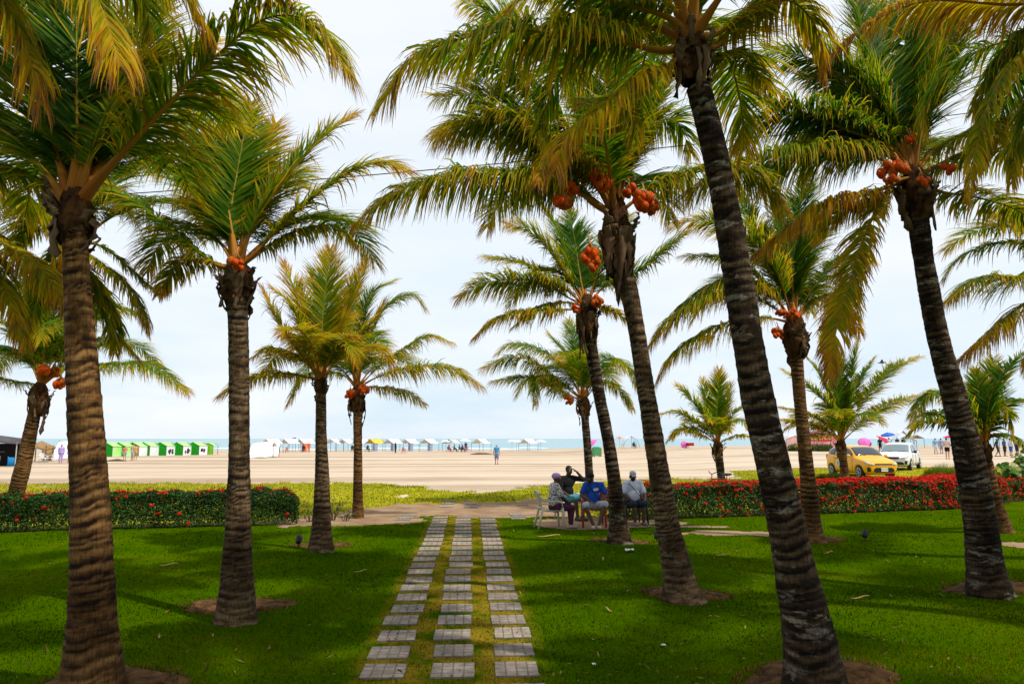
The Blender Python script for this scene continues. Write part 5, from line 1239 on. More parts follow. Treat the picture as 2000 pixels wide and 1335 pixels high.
def car(label, loc, rz, paint, glass, L, W, H, prof, wind, hatch, grille, decal=False, roofrail=False):
    """front is -Y. prof: (s, top z, half width factor, belt z)"""
    root = empty('parked_car', loc, rz, label, 'car')
    hw = W / 2
    st = []
    for s, top, wf, belt in prof:
        y = -L / 2 + s * L; w = hw * wf
        cabin = top > belt + .16
        zb = .20 + .10 * max(0, (.06 - s) / .06) + .10 * max(0, (s - .95) / .05)
        if cabin:
            k = min(1, (top - belt) / (H - belt)); wt = w * (.93 - .17 * k)
            pts = [(0, zb), (w * .86, zb), (w * .97, zb + .10), (w, zb + .32), (w * .985, belt - .06), (w * .955, belt), (wt, top - .055), (wt * .80, top - .008), (0, top)]
        else:
            pts = [(0, zb), (w * .84, zb), (w * .96, zb + .10), (w, zb + .30), (w * .985, max(zb + .34, belt - .10)), (w * .955, max(zb + .38, belt - .03)), (w * .86, max(zb + .40, top - .035)), (w * .62, max(zb + .41, top - .008)), (0, max(zb + .415, top + .012))]
        st.append((y, pts))
    vs = []; n = len(st[0][1]); ring = 2 * n - 2
    for y, pts in st:
        vs += [(x, y, z) for x, z in pts] + [(-x, y, z) for x, z in pts[-2:0:-1]]
    fs = [(i * ring + k, i * ring + (k + 1) % ring, (i + 1) * ring + (k + 1) % ring, (i + 1) * ring + k) for i in range(len(st) - 1) for k in range(ring)]
    fs += [tuple(range(ring - 1, -1, -1)), tuple((len(st) - 1) * ring + k for k in range(ring))]
    m = MB(); m.add(vs, fs); body = m.build('body', paint, root, True, sub=2)
    bake(body)
    wr = .285; fy, ry = -L / 2 + .19 * L + .02, -L / 2 + .845 * L
    cm = MB()
    for y in (fy, ry): cm.tube([(-hw - .2, y, wr + .02), (hw + .2, y, wr + .02)], wr + .055, 28)
    cut = cm.build('arch_cutter', paint, None)
    b = body.modifiers.new('arch', 'BOOLEAN'); b.object = cut; b.operation = 'DIFFERENCE'; b.solver = 'EXACT'
    cut.parent = root; bpy.context.view_layer.update()
    bake(body); me_ = cut.data; bpy.data.objects.remove(cut); bpy.data.meshes.remove(me_)
    from mathutils.bvhtree import BVHTree
    bvh = BVHTree.FromPolygons([q.co.copy() for q in body.data.vertices], [tuple(p.vertices) for p in body.data.polygons])
    def hit(o, d, off):
        h = bvh.ray_cast(Vector(o), Vector(d))[0]
        return None if h is None else h - Vector(d) * off
    def front(x, z, off=.008):
        h = hit((x, -6, z), (0, 1, 0), off); return h if h is not None else Vector((x, -L / 2 + .1, z))
    def top_at(x, y, off=.008):
        h = hit((x, y, 4), (0, 0, -1), off); return h if h is not None else Vector((x, y, .8))
    def side_at(sd, y, z, off=.008):
        h = hit((sd * 4, y, z), (-sd, 0, 0), off); return h if h is not None else Vector((sd * hw, y, z))
    ch = MB(); ch.box((0, 0, .32), (W * .76, L * .86, .24)); ch.build('chassis', M_blk, root)
    for y in (fy, ry):
        for s in (-1, 1):
            w_ = empty_part = bpy.data.objects.new('wheel', None); COL.objects.link(w_); w_.parent = root; w_.location = (s * (hw - .105), y, wr)
            t = MB(); t.tube([(-.095, 0, 0), (-.085, 0, 0), (.085, 0, 0), (.095, 0, 0)], [wr - .03, wr, wr, wr - .03], 28); tb = t.build('tyre', M_rub, w_, True)
            q = MB(); q.tube([(s * .085, 0, 0), (s * .098, 0, 0)], [wr * .68, wr * .66], 24); q.build('hub', M_blk, w_, True)
            r_ = MB(); r_.tube([(s * .094, 0, 0), (s * .112, 0, 0)], [.055, .045], 12)
            for k in range(24):
                a0, a1 = 6.283 * k / 24, 6.283 * (k + 1) / 24
                r_.tube([(s * .102, math.cos(a0) * wr * .68, math.sin(a0) * wr * .68), (s * .102, math.cos(a1) * wr * .68, math.sin(a1) * wr * .68)], .016, 5, caps=False)
            for k in range(6):
                a = 6.283 * k / 6 + .3; r_.tube([(s * .104, math.cos(a) * .03, math.sin(a) * .03), (s * .104, math.cos(a) * wr * .66, math.sin(a) * wr * .66)], [.030, .022], 6, flat=.5)
            r_.build('rim', M_alloy, w_, True)
    def at(s):
        S_ = [q[0] for q in prof]; top = np.interp(s, S_, [q[1] for q in prof]); wf = np.interp(s, S_, [q[2] for q in prof]); be = np.interp(s, S_, [q[3] for q in prof])
        k = np.clip((top - be) / (H - be), 0, 1)
        return -L / 2 + s * L, float(top), hw * float(wf), float(be), hw * float(wf) * (.93 - .17 * float(k))
    # windscreen and rear window follow the pillars
    def screen(name, s0, s1, inset):
        rows = []
        for i in range(7):
            y, top, w, be, wt = at(s0 + (s1 - s0) * i / 6)
            rows.append([top_at(wt * u * inset, y) for u in np.linspace(-1, 1, 13)])
        q = MB(); q.sheet(rows)
        o = q.build(name, glass, root, True, solid=.012); return o
    screen('windscreen', wind[0], wind[1], .90); screen('rear_window', hatch[0], hatch[1], .84)
    # side windows
    for sd in (-1, 1):
        for s0, s1, nm in ((wind[0] + .055, .515, 'side_window'), (.535, .735, 'side_window'), (.75, hatch[0] - .01, 'quarter_window')):
            rows = []
            for i in range(6):
                y, top, w, be, wt = at(s0 + (s1 - s0) * i / 5)
                lo_x, lo_z, hi_x, hi_z = w * .962, be + .03, wt * 1.0, max(be + .05, top - .095)
                rows.append([side_at(sd, y, lo_z + (hi_z - lo_z) * v) for v in (0, .25, .5, .75, 1)])
            q = MB(); q.sheet(rows); q.build(nm, glass, root, True, solid=.012)
        # doors: shut lines, handles, mirror
        dl = MB()
        for s0 in (wind[0] + .035, .525, .755):
            y, top, w, be, wt = at(s0); dl.tube([(sd * (w * .985 + .002), y, .33), (sd * (w + .003), y, .52), (sd * (w * .99 + .003), y, be - .06)], .006, 4)
        y0, y1 = at(wind[0] + .035)[0], at(.755)[0]; dl.tube([(sd * (hw * .982), y0, .33), (sd * (hw * .982), y1, .33)], .006, 4)
        dl.build('door_seam', M_blk, root)
        for s0 in (.485, .70):
            y, top, w, be, wt = at(s0); q = MB(); q.box((sd * (w + .012), y, be - .13), (.03, .16, .032)); q.build('door_handle', paint if not decal else M_blk, root, bevel=.008)
        y, top, w, be, wt = at(wind[0] + .06)
        q = MB(); q.ball((sd * (w + .11), y - .02, be + .07), (.10, .06, .075), 10, 7); q.limb((sd * (w * .95), y, be + .03), (sd * (w + .06), y - .01, be + .05), .022, .022); q.build('wing_mirror', M_blk if not decal else paint, root, True)
    # front end
    bk = prof[3][1] / .80
    for sd in (-1, 1):
        q = MB()
        rows = []
        for u0, z0, z1 in ((.56, .60, .635), (.66, .60, .665), (.76, .61, .695), (.85, .63, .73), (.915, .665, .765)):
            rows.append([front(sd * hw * u0, (z0 + (z1 - z0) * k / 4) * bk) for k in range(5)])
        q.sheet(rows); q.build('headlight', M_lamp, root, True, solid=.03)
        q = MB(); q.sheet([[front(sd * hw * (u + du), z, .010) for u in (.76, .82, .88)] for z, du in ((.33, -.02), (.42, 0), (.52, .02))]); q.build('fog_vent', M_blk, root, True, solid=.015)
        yy, tp, ww, bb, _ = at(.975); q = MB(); q.box((sd * ww * .88, yy - .0, bb - .04), (.16, .14, .24)); q.build('tail_light', M_red, root, bevel=.03)
    q = MB(); yb = -L / 2
    if grille == 'low':
        q.prism([(-.50, .36), (-.42, .29), (.42, .29), (.50, .36), (.46, .47), (.36, .515), (-.36, .515), (-.46, .47)], yb - .022, yb + .10); q.build('lower_grille', M_blk, root, bevel=.012)
        q = MB(); q.prism([(-.40, .655), (.40, .655), (.43, .70), (-.43, .70)], yb - .012, yb + .08); q.build('upper_grille', M_blk, root, bevel=.008)
        q = MB(); q.prism([(-.42, .635), (.42, .635), (.42, .652), (-.42, .652)], yb - .016, yb + .05); q.build('grille_strip', M_chrome, root)
        q = MB(); q.tube([front(hw * u, .27, -.01) for u in np.linspace(-.86, .86, 15)], .022, 8); q.build('front_lip', M_yellow, root, True)
    else:
        q.prism([(-.36, .62), (-.25, .585), (.25, .585), (.36, .62), (.40, .72), (-.40, .72)], yb - .014, yb + .09); q.build('upper_grille', M_blk, root, bevel=.01)
        q = MB(); q.prism([(-.40, .60), (.40, .60), (.42, .615), (-.42, .615)], yb - .022, yb); q.build('grille_strip', M_chrome, root)
        q = MB(); q.prism([(-.62, .31), (.62, .31), (.58, .43), (.48, .46), (-.48, .46), (-.58, .43)], yb - .012, yb + .10); q.build('lower_grille', M_blk, root, bevel=.012)
    q = MB(); q.box((0, yb - .034, .42 if grille == 'low' else .50), (.33, .012, .165)); pl = q.build('number_plate', M_plate, root, bevel=.004)
    wp = MB()
    for i in range(3):
        for x_, pat in enumerate((0,)): pass
    for i in range(6):
        x_ = -.125 + i * .05 + (.012 if i > 2 else -.012); zc = .43 if grille == 'low' else .51
        wp.box((x_ - .010, yb - .0415, zc), (.006, .003, .062)); wp.box((x_ + .010, yb - .0415, zc), (.006, .003, .062)); wp.box((x_, yb - .0415, zc + .028), (.02, .003, .006))
        if i % 2: wp.box((x_, yb - .0415, zc - .028), (.02, .003, .006))
    wp.build('lettering', M_blk, pl)
    for k in range(2):
        y, top, w, be, wt = at(wind[0] - .005); q = MB(); q.tube([(-.30 + k * .5, y - .01, top + .02), (.18 + k * .42 - (.1 if k else 0), y + .09, top + .075)], .008, 5); q.build('wiper', M_blk, root)
    if decal:
        for sd in (-1, 1):
            y, top, w, be, wt = at(.66)
            q = MB(); q.box((sd * (w * .995 + .004), y, .63), (.006, .30, .27)); d = q.build('door_badge', cloth((.62, .66, .70), (.50, .58, .68), 9, name='badge_film'), root, bevel=.002)
            q = MB(); q.box((sd * (w * .995 + .008), y, .65), (.005, .10, .15)); q.box((sd * (w * .995 + .008), y, .52), (.005, .18, .02)); q.build('badge_mark', cloth((.12, .22, .40), name='badge_ink'), d)
    return root
HATCH = [(0, .60, .70, .60), (.008, .66, .80, .64), (.03, .74, .90, .72), (.08, .82, .955, .79), (.16, .90, .99, .86), (.25, .965, 1, .90), (.285, 1.0, 1, .915), (.35, 1.18, 1, .925), (.43, 1.38, 1, .935), (.50, 1.455, 1, .945), (.60, 1.485, 1, .96), (.74, 1.475, 1, .985), (.86, 1.43, .985, 1.02), (.92, 1.36, .965, 1.03), (.965, 1.13, .94, .99), (.985, .98, .90, .92), (1.0, .80, .84, .80)]
tx = onground(1678, 33.6)
car('yellow hatchback taxi parked on the grass with a white badge on its rear door', tx, R(2), M_yellow, M_tint, 3.65, 1.66, 1.53, [(a, b * 1.03, c, d * 1.03) for a, b, c, d in HATCH], (.292, .455), (.925, .972), 'low', True)
SEDAN = [(0, .58, .72, .58), (.008, .66, .82, .64), (.03, .75, .91, .73), (.08, .83, .96, .80), (.16, .89, .99, .855), (.24, .935, 1, .885), (.27, .965, 1, .90), (.34, 1.14, 1, .91), (.42, 1.36, 1, .925), (.50, 1.46, 1, .94), (.60, 1.49, 1, .955), (.74, 1.47, 1, .975), (.84, 1.40, .985, 1.0), (.90, 1.27, .965, 1.01), (.955, 1.05, .94, .98), (.985, .96, .90, .92), (1.0, .80, .86, .80)]
wx = onground(1752, 38.5)
car('white car parked behind the yellow taxi, nose towards the palms', wx, R(-42), M_wpaint, M_clear, 4.1, 1.70, 1.49, SEDAN, (.275, .44), (.86, .945), 'wide')

# ------------------------------------------------------------------ bicycle behind the hedge
def bicycle(label, loc, rz):
    root = empty('bicycle', loc, rz, label, 'bicycle')          # wheels in the xz plane, front towards -X
    fm = pm('bike_paint', (.10, .012, .010), (.06, .012, .010), 12, .4)
    for x in (-.52, .52):
        w = bpy.data.objects.new('wheel', None); COL.objects.link(w); w.parent = root; w.location = (x, 0, .33)
        for nm, rr, th, mt in (('tyre', .325, .020, M_rub), ('rim', .300, .010, M_alloy)):
            q = MB(); q.tube([(math.cos(a) * rr, 0, math.sin(a) * rr) for a in np.linspace(0, 6.283, 37)], th, 6, caps=False); q.build(nm, mt, w, True)
        q = MB(); q.tube([(0, -.03, 0), (0, .03, 0)], .02, 8)
        for k in range(14): a = 6.283 * k / 14; q.tube([(0, .02 * (-1) ** k, 0), (math.cos(a) * .30, 0, math.sin(a) * .30)], .0022, 3)
        q.build('spokes', M_chrome, w)
    q = MB(); bb = (.08, 0, .29); sd = (.20, 0, .80); hd = (-.33, 0, .80); h2 = (-.37, 0, .66)
    for a, b in ((bb, sd), (bb, h2), (sd, hd), (hd, h2)): q.tube([a, b], .017, 8)
    for s in (-.05, .05): q.tube([(sd[0], s * .3, .76), (.52, s, .33)], .010, 6); q.tube([bb, (.52, s, .33)], .010, 6); q.tube([(h2[0], s * .6, .66), (-.45, s, .50), (-.52, s, .33)], .012, 6)
    q.tube([hd, (-.315, 0, .90)], .014, 8); q.build('frame', fm, root, True)
    q = MB(); q.tube([(-.20, -.33, 1.00), (-.28, -.22, 1.02), (-.32, -.06, .95), (-.32, .06, .95), (-.28, .22, 1.02), (-.20, .33, 1.00)], .013, 8); q.tube([(-.32, 0, .95), (-.315, 0, .88)], .014, 8); q.build('handlebar', M_blk, root, True)
    q = MB(); q.ball((.24, 0, .925), (.15, .085, .045), 12, 8); q.ball((.10, 0, .93), (.11, .04, .03), 10, 7); q.tube([(.20, 0, .78), (.215, 0, .91)], .013, 8); q.build('saddle', M_blk, root, True)
    q = MB(); q.tube([(bb[0], -.05, bb[2]), (bb[0], -.02, bb[2])], .09, 20); q.tube([(.08, -.06, .29), (.16, -.06, .15)], .012, 6); q.tube([(.08, .06, .29), (0, .06, .43)], .012, 6); q.box((.17, -.09, .14), (.09, .08, .02)); q.box((-.01, .09, .44), (.09, .08, .02)); q.build('crank', M_blk, root)
bicycle('dark red bicycle standing behind the right hedge by the short young palm', onground(1405, 21.5) + Vector((0, 0, .06)), R(14))

# ------------------------------------------------------------------ small things on the lawn, the cable, a bird
def spotlight(px, py, label):
    c = G(px, py); root = empty('garden_spotlight', c, R(180 + random.Random(px).uniform(-50, 50)), label, 'garden light', 'black spotlights at the palm feet')
    q = MB(); q.tube([(0, 0, -.04), (0, 0, .10)], .010, 6); q.build('spike', M_blk, root)
    q = MB(); q.tube([(0, .05, .08), (0, .045, .10), (0, -.06, .17), (0, -.075, .18)], [.03, .052, .062, .066], 14); h = q.build('lamp_head', M_blk, root, True)
    q = MB(); q.tube([(0, -.074, .179), (0, -.080, .183)], .054, 14); q.build('lens', M_lamp, h, True)
spotlight(583, 1068, 'black garden spotlight left of the yellow green palm'); spotlight(1690, 1056, 'black garden spotlight on the lawn below the red flowers'); spotlight(1283, 1058, 'black garden spotlight behind the curved grey palm')
r_ = random.Random(8)
def litter(px, py, s, label, col, cat, name):
    c = G(px, py) + Vector((0, 0, .025)); m = MB()
    rows = [[(c.x + s * (i - 2) * .5 + r_.uniform(-.2, .2) * s, c.y + s * (j - 2) * .4 + r_.uniform(-.2, .2) * s, c.z + r_.uniform(0, .55) * s) for i in range(5)] for j in range(5)]
    m.sheet(rows); tag(m.build(name, col, None, True, solid=.004), label, cat)
M_bag = pm('thin_white_plastic', (.75, .76, .78), None, 9, .5)
litter(1229, 1077, .075, 'crumpled white plastic bag on the lawn right of the path', M_bag, 'litter', 'plastic_bag')
litter(1296, 1264, .022, 'small white scrap on the lawn between the two right palms', M_bag, 'litter', 'paper_scrap')
litter(1160, 1302, .018, 'tiny white scrap on the lawn near the right side of the path', M_bag, 'litter', 'paper_scrap')
M_dry = pm('dry_leaf', (.30, .19, .06), (.42, .28, .10), 14, .8)
def dry(px, py, L, a, label):
    c = G(px, py) + Vector((0, 0, .03)); m = MB(); d = Vector((math.cos(a), math.sin(a), 0)); w = Vector((-d.y, d.x, 0)); rows = []
    for i in range(7):
        t = i / 6 - .5; ww = L * .07 * (1 - (2 * abs(t)) ** 2) + .002; p = c + d * t * L + Vector((0, 0, .015 * math.sin(t * 5)))
        rows.append([p - w * ww, p + Vector((0, 0, .008)), p + w * ww])
    m.sheet(rows); tag(m.build('fallen_leaf', M_dry, None, True, solid=.003), label, 'leaf', 'dry leaves fallen on the lawn')
for px, py, L, a, lb in ((1412, 1086, .30, .1, 'dry leaf strip on the lawn between the curved and the tall dark palm'), (1178, 1094, .18, 1.4, 'short upright dry leaf bit on the lawn right of the people'), (1680, 1170, .26, .1, 'yellowed leaf strip on the lawn left of the right leaning palm'), (1618, 1081, .22, .3, 'dry leaf strip on the lawn right of the hedge palm foot'), (1188, 1194, .14, 2.0, 'small dry leaf on the lawn, middle right'), (1072, 1048, .5, .15, 'heap like brown dead leaf on the lawn in front of the cream chair'), (705, 1118, .2, .2, 'dry leaf on the lawn left of the path middle'), (330, 1105, .28, .2, 'pale dry leaf strip left of the soil ringed palm')): dry(px, py, L, a, lb)
m = MB(); a_, b_ = P(-500, 455, 9.6), P(2600, 150, 9.6); pts = [a_.lerp(b_, t) - Vector((0, 0, .30 * 4 * t * (1 - t))) + Vector((0, 0, .22)) for t in np.linspace(0, 1, 40)]
pts = [Vector(q) for q in pts]; m.tube(pts, .007, 6); tag(m.build('overhead_cable', M_blk, None, True), 'thin dark cable strung across between the palm crowns', 'cable')
def bird(px, py, Y, label):
    root = empty('bird', P(px, py, Y), R(60), label, 'bird'); bm_ = pm('bird_feathers', (.05, .045, .045), None, 9, .8)
    q = MB(); q.limb((0, -.12, 0), (0, .10, 0), .05, .045); q.limb((0, -.12, 0), (0, -.20, .02), .04, .032); q.limb((0, .1, 0), (0, .24, .0), .035, .012); q.tube([(0, -.22, .02), (0, -.29, .015)], [.014, .003], 6)
    for s in (-1, 1):
        q.sheet([[(s * .02, -.08, .02), (s * .02, .09, .02)], [(s * .20, -.10, .13), (s * .20, .05, .12)], [(s * .42, -.05, .16), (s * .42, .03, .15)], [(s * .58, .04, .12), (s * .585, .05, .12)]])
    q.build('body', bm_, root, True, solid=.012)
bird(1722, 708, 45, 'dark bird flying over the beach above the white car')
# ================================================================== THE BEACH: tents, umbrellas, people, stalls
def beach(px, Y, dz=0): return onground(px, Y) + Vector((0, 0, dz))
M_pole = pm('tent_pole', (.45, .45, .44), (.30, .30, .30), 9, .5)
M_poled = pm('dark_pole', (.10, .09, .08), None, 9, .6)
CL = lambda c, c2=None: cloth(c, c2, 1.6, name='canvas')
def tent(name, label, loc, rz, roof, gable=None, side=None, w=2.6, d=2.6, e=1.55, r=2.2, group=None, back=None, posts=True, flap=None, mark=None, side_r=None, cat='beach tent'):
    """ridge tent: ridge along y, gable end faces -Y. gable / back / side (-x) / side_r (+x) are canvas walls"""
    root = empty(name, loc, rz, label, cat, group)
    hw, hd = w / 2, d / 2
    m = MB()
    for s in (-1, 1):
        rows = []
        for i in range(5):
            t = i / 4; sag = -.07 * math.sin(t * 3.14)
            rows.append([(s * (hw + .08) * t, y, r + (e - .04 - r) * t + sag - .04 * math.cos(y / hd * 1.57)) for y in np.linspace(-hd - .06, hd + .06, 6)])
        m.sheet(rows)
    m.build('roof', roof, root, True, solid=.02)
    if posts:
        for sx in (-1, 1):
            for sy in (-1, 1):
                q = MB(); q.tube([(sx * hw, sy * hd, -.1), (sx * hw, sy * hd, e)], .035, 6); q.build('pole', M_poled, root)
        q = MB(); q.tube([(-hw, -hd, e - .02), (0, -hd, r - .03), (hw, -hd, e - .02)], .03, 6); q.tube([(-hw, hd, e - .02), (0, hd, r - .03), (hw, hd, e - .02)], .03, 6); q.build('frame', M_poled, root)
    def wall(nm, pts, mat):
        q = MB(); q.add(pts, [tuple(range(len(pts)))]); return q.build(nm, mat, root, solid=.02)
    if gable: wall('gable_wall', [(-hw, -hd, 0), (hw, -hd, 0), (hw, -hd, e), (0, -hd, r - .03), (-hw, -hd, e)], gable)
    if back: wall('back_wall', [(-hw, hd, 0), (hw, hd, 0), (hw, hd, e), (0, hd, r - .03), (-hw, hd, e)], back)
    if side: wall('side_wall', [(-hw, -hd, 0), (-hw, hd, 0), (-hw, hd, e), (-hw, -hd, e)], side)
    if side_r:
        o = wall('side_wall', [(hw, -hd, 0), (hw, hd, 0), (hw, hd, e), (hw, -hd, e)], side_r)
        if mark:
            q = MB(); rr = random.Random(mark)
            for k in range(7): q.ball((hw + .018, rr.uniform(-hd * .45, hd * .45), rr.uniform(.25, .62) * e), (.012, rr.uniform(.10, .26), rr.uniform(.10, .30)), 8, 5)
            q.build('print', CL((.05, .05, .06)), o)
    if flap:
        sx, mt = flap; wall('flap', [(sx * hw, -hd, .0), (sx * hw, -hd + .8, 0), (sx * hw, -hd + .8, e), (sx * hw, -hd, e)], mt)
        wall('flap', [(sx * hw, -hd - .01, .15), (sx * (hw - .55), -hd - .01, .15), (sx * (hw - .5), -hd - .01, e + .15), (sx * hw, -hd - .01, e)], mt)
    return root
GREEN = CL((.010, .30, .014), (.012, .26, .012)); LIME = CL((.30, .68, .16), (.42, .74, .28)); LIME2 = CL((.22, .62, .03)); OFFW = CL((.74, .76, .78), (.66, .70, .74))
WROOF = CL((.80, .80, .80), (.74, .75, .77)); GREYB = CL((.22, .27, .38), (.28, .33, .44)); TAN = CL((.42, .33, .22), (.34, .27, .18)); YEL = CL((.74, .50, .05)); BLU = CL((.03, .14, .52)); PINK = CL((.74, .16, .50)); REDU = CL((.62, .02, .08)); ORG = CL((.72, .22, .10))
gx = [213, 230, 268, 286, 312, 346, 379]
gl = ['first green tent of the row, at the big left palm', 'second green tent of the row', 'third green tent of the row, behind the two bathers', 'fourth green tent of the row, white side wall blank', 'fifth green tent of the row, white side wall printed', 'sixth green tent of the row, white side wall printed', 'last green tent of the row, nearest the centre palms']
for i, (px, lb) in enumerate(zip((219, 243, 270, 291, 323, 355, 386), gl)):
    Y = 95 + i * 1.5
    tent('beach_tent', lb, beach(px, Y), R(-14), LIME, GREEN, None, 2.0, 2.0, 1.35, 1.85, 'green tents with dark gables', back=None, side_r=OFFW if i > 1 else LIME, mark=(i if i > 3 else None))
tent('beach_tent', 'bright lime green tent side at the right end of the green row', beach(412, 106), R(-5), LIME, LIME2, None, 1.5, 1.6, 1.4, 1.7, 'green tents with dark gables')
# white awnings on the shore
WG = 'white ridge tents along the water line'
spec = [(532, 128, 'white tent top behind the slanting tarpaulins', WROOF, None, 6), (568, 130, 'white tent with tan gable left of the red chair', WROOF, TAN, 12), (598, 131, 'white tent with an orange flap, left of the grey palm', WROOF, None, 14),
        (652, 133, 'white tent just right of the grey palm trunk', WROOF, None, -14), (676, 134, 'white tent between the grey and the fruiting palm', WROOF, None, -8), (706, 134, 'white tent behind the slim fruiting palm', WROOF, None, 10),
        (768, 133, 'white tent right of the yellow roofed one, grey flaps down', WROOF, None, 10), (801, 134, 'white tent over the red chair on the sand', WROOF, None, 8), (838, 135, 'white tent with grey flaps left of the first white umbrella', WROOF, None, 6), (883, 137, 'grey framed tent between two white umbrellas', CL((.50, .52, .55)), None, 0), (940, 134, 'white and cream tent behind the walking man', CL((.72, .64, .55), (.8, .78, .76)), None, 4), (1032, 137, 'white tent with one slanting roof side, left of the rightmost umbrella', WROOF, None, 14)]
for px, Y, lb, rf, gb, a in spec:
    fl = (1, GREYB) if px in (768, 801, 838) else ((1, ORG) if px == 598 else None)
    tent('beach_tent', lb, beach(px, Y), R(-32 - a), rf, None, None, 2.7, 2.6, 1.55, 2.3, WG, back=None, flap=fl)
tent('beach_tent', 'yellow roofed tent among the white ones', beach(733, 133), R(-42), YEL, None, None, 2.6, 2.6, 1.55, 2.3, WG, flap=(1, GREYB))
tent('beach_tent', 'bright blue roofed tent behind the white ones', beach(575, 140), R(20), BLU, None, None, 2.0, 2.4, 1.9, 2.6, WG)
def umbrella(label, loc, col, r=1.15, h=2.15, tilt=(0, 0), group='beach umbrellas', n=8):
    root = empty('beach_umbrella', loc, 0, label, 'umbrella', group)
    M = Euler((tilt[0], tilt[1], 0)).to_matrix()
    q = MB(); q.tube([M @ Vector((0, 0, -.2)), M @ Vector((0, 0, h + .12))], .022, 6); q.build('pole', M_poled, root)
    vs = [M @ Vector((0, 0, h + .02))]; rings = 4
    for i in range(1, rings + 1):
        t = i / rings
        for k in range(n * 2):
            a = 6.283 * k / (n * 2); rr = r * t * (1 - (.05 * t if k % 2 else 0)); vs.append(M @ Vector((math.cos(a) * rr, math.sin(a) * rr, h - .42 * t ** 1.4 * r / 1.15 - (.02 * t if k % 2 else 0))))
    m2 = n * 2; fs = [(0, 1 + k, 1 + (k + 1) % m2) for k in range(m2)] + [(1 + (i * m2) + k, 1 + (i + 1) * m2 + k, 1 + (i + 1) * m2 + (k + 1) % m2, 1 + i * m2 + (k + 1) % m2) for i in range(rings - 1) for k in range(m2)]
    q = MB(); q.add(vs, fs); q.build('canopy', col, root, True, solid=.012)
    q = MB()
    for k in range(n): a = 6.283 * k / n; q.tube([M @ Vector((0, 0, h - .5)), M @ Vector((math.cos(a) * r * .6, math.sin(a) * r * .6, h - .20))], .008, 4)
    q.build('ribs', M_poled, root)
umbrella('white umbrella left of the grey framed tent', beach(871, 136), WROOF); umbrella('white umbrella with people under it, right of the grey framed tent', beach(908, 134), WROOF, 1.2, 2.35)
umbrella('white umbrella on two poles in open beach right of the walking man', beach(1000, 140), WROOF); umbrella('white umbrella overlapping another, right of the walking man', beach(1009, 137), WROOF); umbrella('rightmost white umbrella of the middle shore', beach(1056, 134), WROOF, 1.1)
umbrella('small white umbrella under the grey flapped tents', beach(840, 140), WROOF, .8, 1.9); umbrella('orange red umbrella by the arched white shelter', beach(1210, 140), ORG, .8, 2.2)
umbrella('pink tilted umbrella left of the red one, above the taxi roof', beach(1684, 92), PINK, .85, 2.1, (R(50), R(-25))); umbrella('crimson tilted umbrella above the taxi bonnet', beach(1712, 90), REDU, 1.5, 2.0, (R(20), R(38))); umbrella('bright blue umbrella behind the white car', beach(1737, 100), BLU, .95, 2.5, (R(10), R(-12)))
umbrella('magenta umbrella by the green dumpster', beach(1166, 120), PINK, 1.2, 2.0, (R(10), R(-40))); umbrella('pink folded umbrella between the two leaning palms', beach(1329, 125), PINK, .7, 2.3, (R(75), R(10)))
umbrella('red umbrella far right behind the beach walkers', beach(1853, 110), REDU, .9, 2.0)
# slanting tarpaulins, left
def tarp(label, loc, rz, w, d, h, mat, group):
    root = empty('tarpaulin_shelter', loc, rz, label, 'shelter', group)
    m = MB(); m.sheet([[(x, -d * .5 + d * t, .05 + (h - .05) * t ** .85 + .06 * math.sin(x * 2)) for t in np.linspace(0, 1, 6)] for x in np.linspace(-w / 2, w / 2, 7)]); m.build('tarpaulin', mat, root, True, solid=.02)
    m = MB(); m.sheet([[(x, d * .5 + d * .5 * t, h - .5 * t) for t in (0, .5, 1)] for x in np.linspace(-w / 2, w / 2, 5)]); m.build('rear_sheet', mat, root, True, solid=.02)
    for s in (-1, 1): q = MB(); q.tube([(s * w * .47, d * .5, -.1), (s * w * .47, d * .5, h + .04)], .035, 6); q.build('pole', M_poled, root)
    q = MB(); q.sheet([[(-w / 2 + .02, -d * .4, .0), (-w / 2 + .02, d * .5, .0)], [(-w / 2 + .02, -d * .35, .2), (-w / 2 + .02, d * .5, h * .9)]]); q.build('end_cloth', CL((.16, .07, .04), (.10, .05, .03)), root, solid=.02)
tarp('nearer white slanting tarpaulin beside the soil ringed palm', beach(508, 86), R(-8), 2.6, 2.2, 1.85, WROOF, 'slanting white tarpaulins'); tarp('second white slanting tarpaulin, right of the nearer one', beach(532, 90), R(10), 1.7, 2.0, 1.75, WROOF, 'slanting white tarpaulins')
tarp('white slanting tarpaulin behind the person in lavender', beach(127, 80), R(4), 2.0, 1.8, 2.0, WROOF, 'slanting white tarpaulins')
# arched shelter
def arch(label, loc):
    root = empty('arched_shelter', loc, 0, label, 'shelter'); q = MB()
    q.sheet([[(math.cos(a) * 1.55, y, 2.1 * math.sin(a)) for y in (-1.0, 0, 1.0)] for a in np.linspace(2.9, 1.15, 11)]); q.build('canvas', WROOF, root, True, solid=.02)
    q = MB()
    for y in (-1.0, 1.0): q.tube([(math.cos(a) * 1.53, y, 2.08 * math.sin(a)) for a in np.linspace(0, 3.14, 16)], .03, 6)
    q.tube([(0, -1, -.1), (0, -1, 2.35)], .03, 6); q.build('frame', M_poled, root)
arch('arched white shelter between the two leaning right palms', beach(1231, 133))
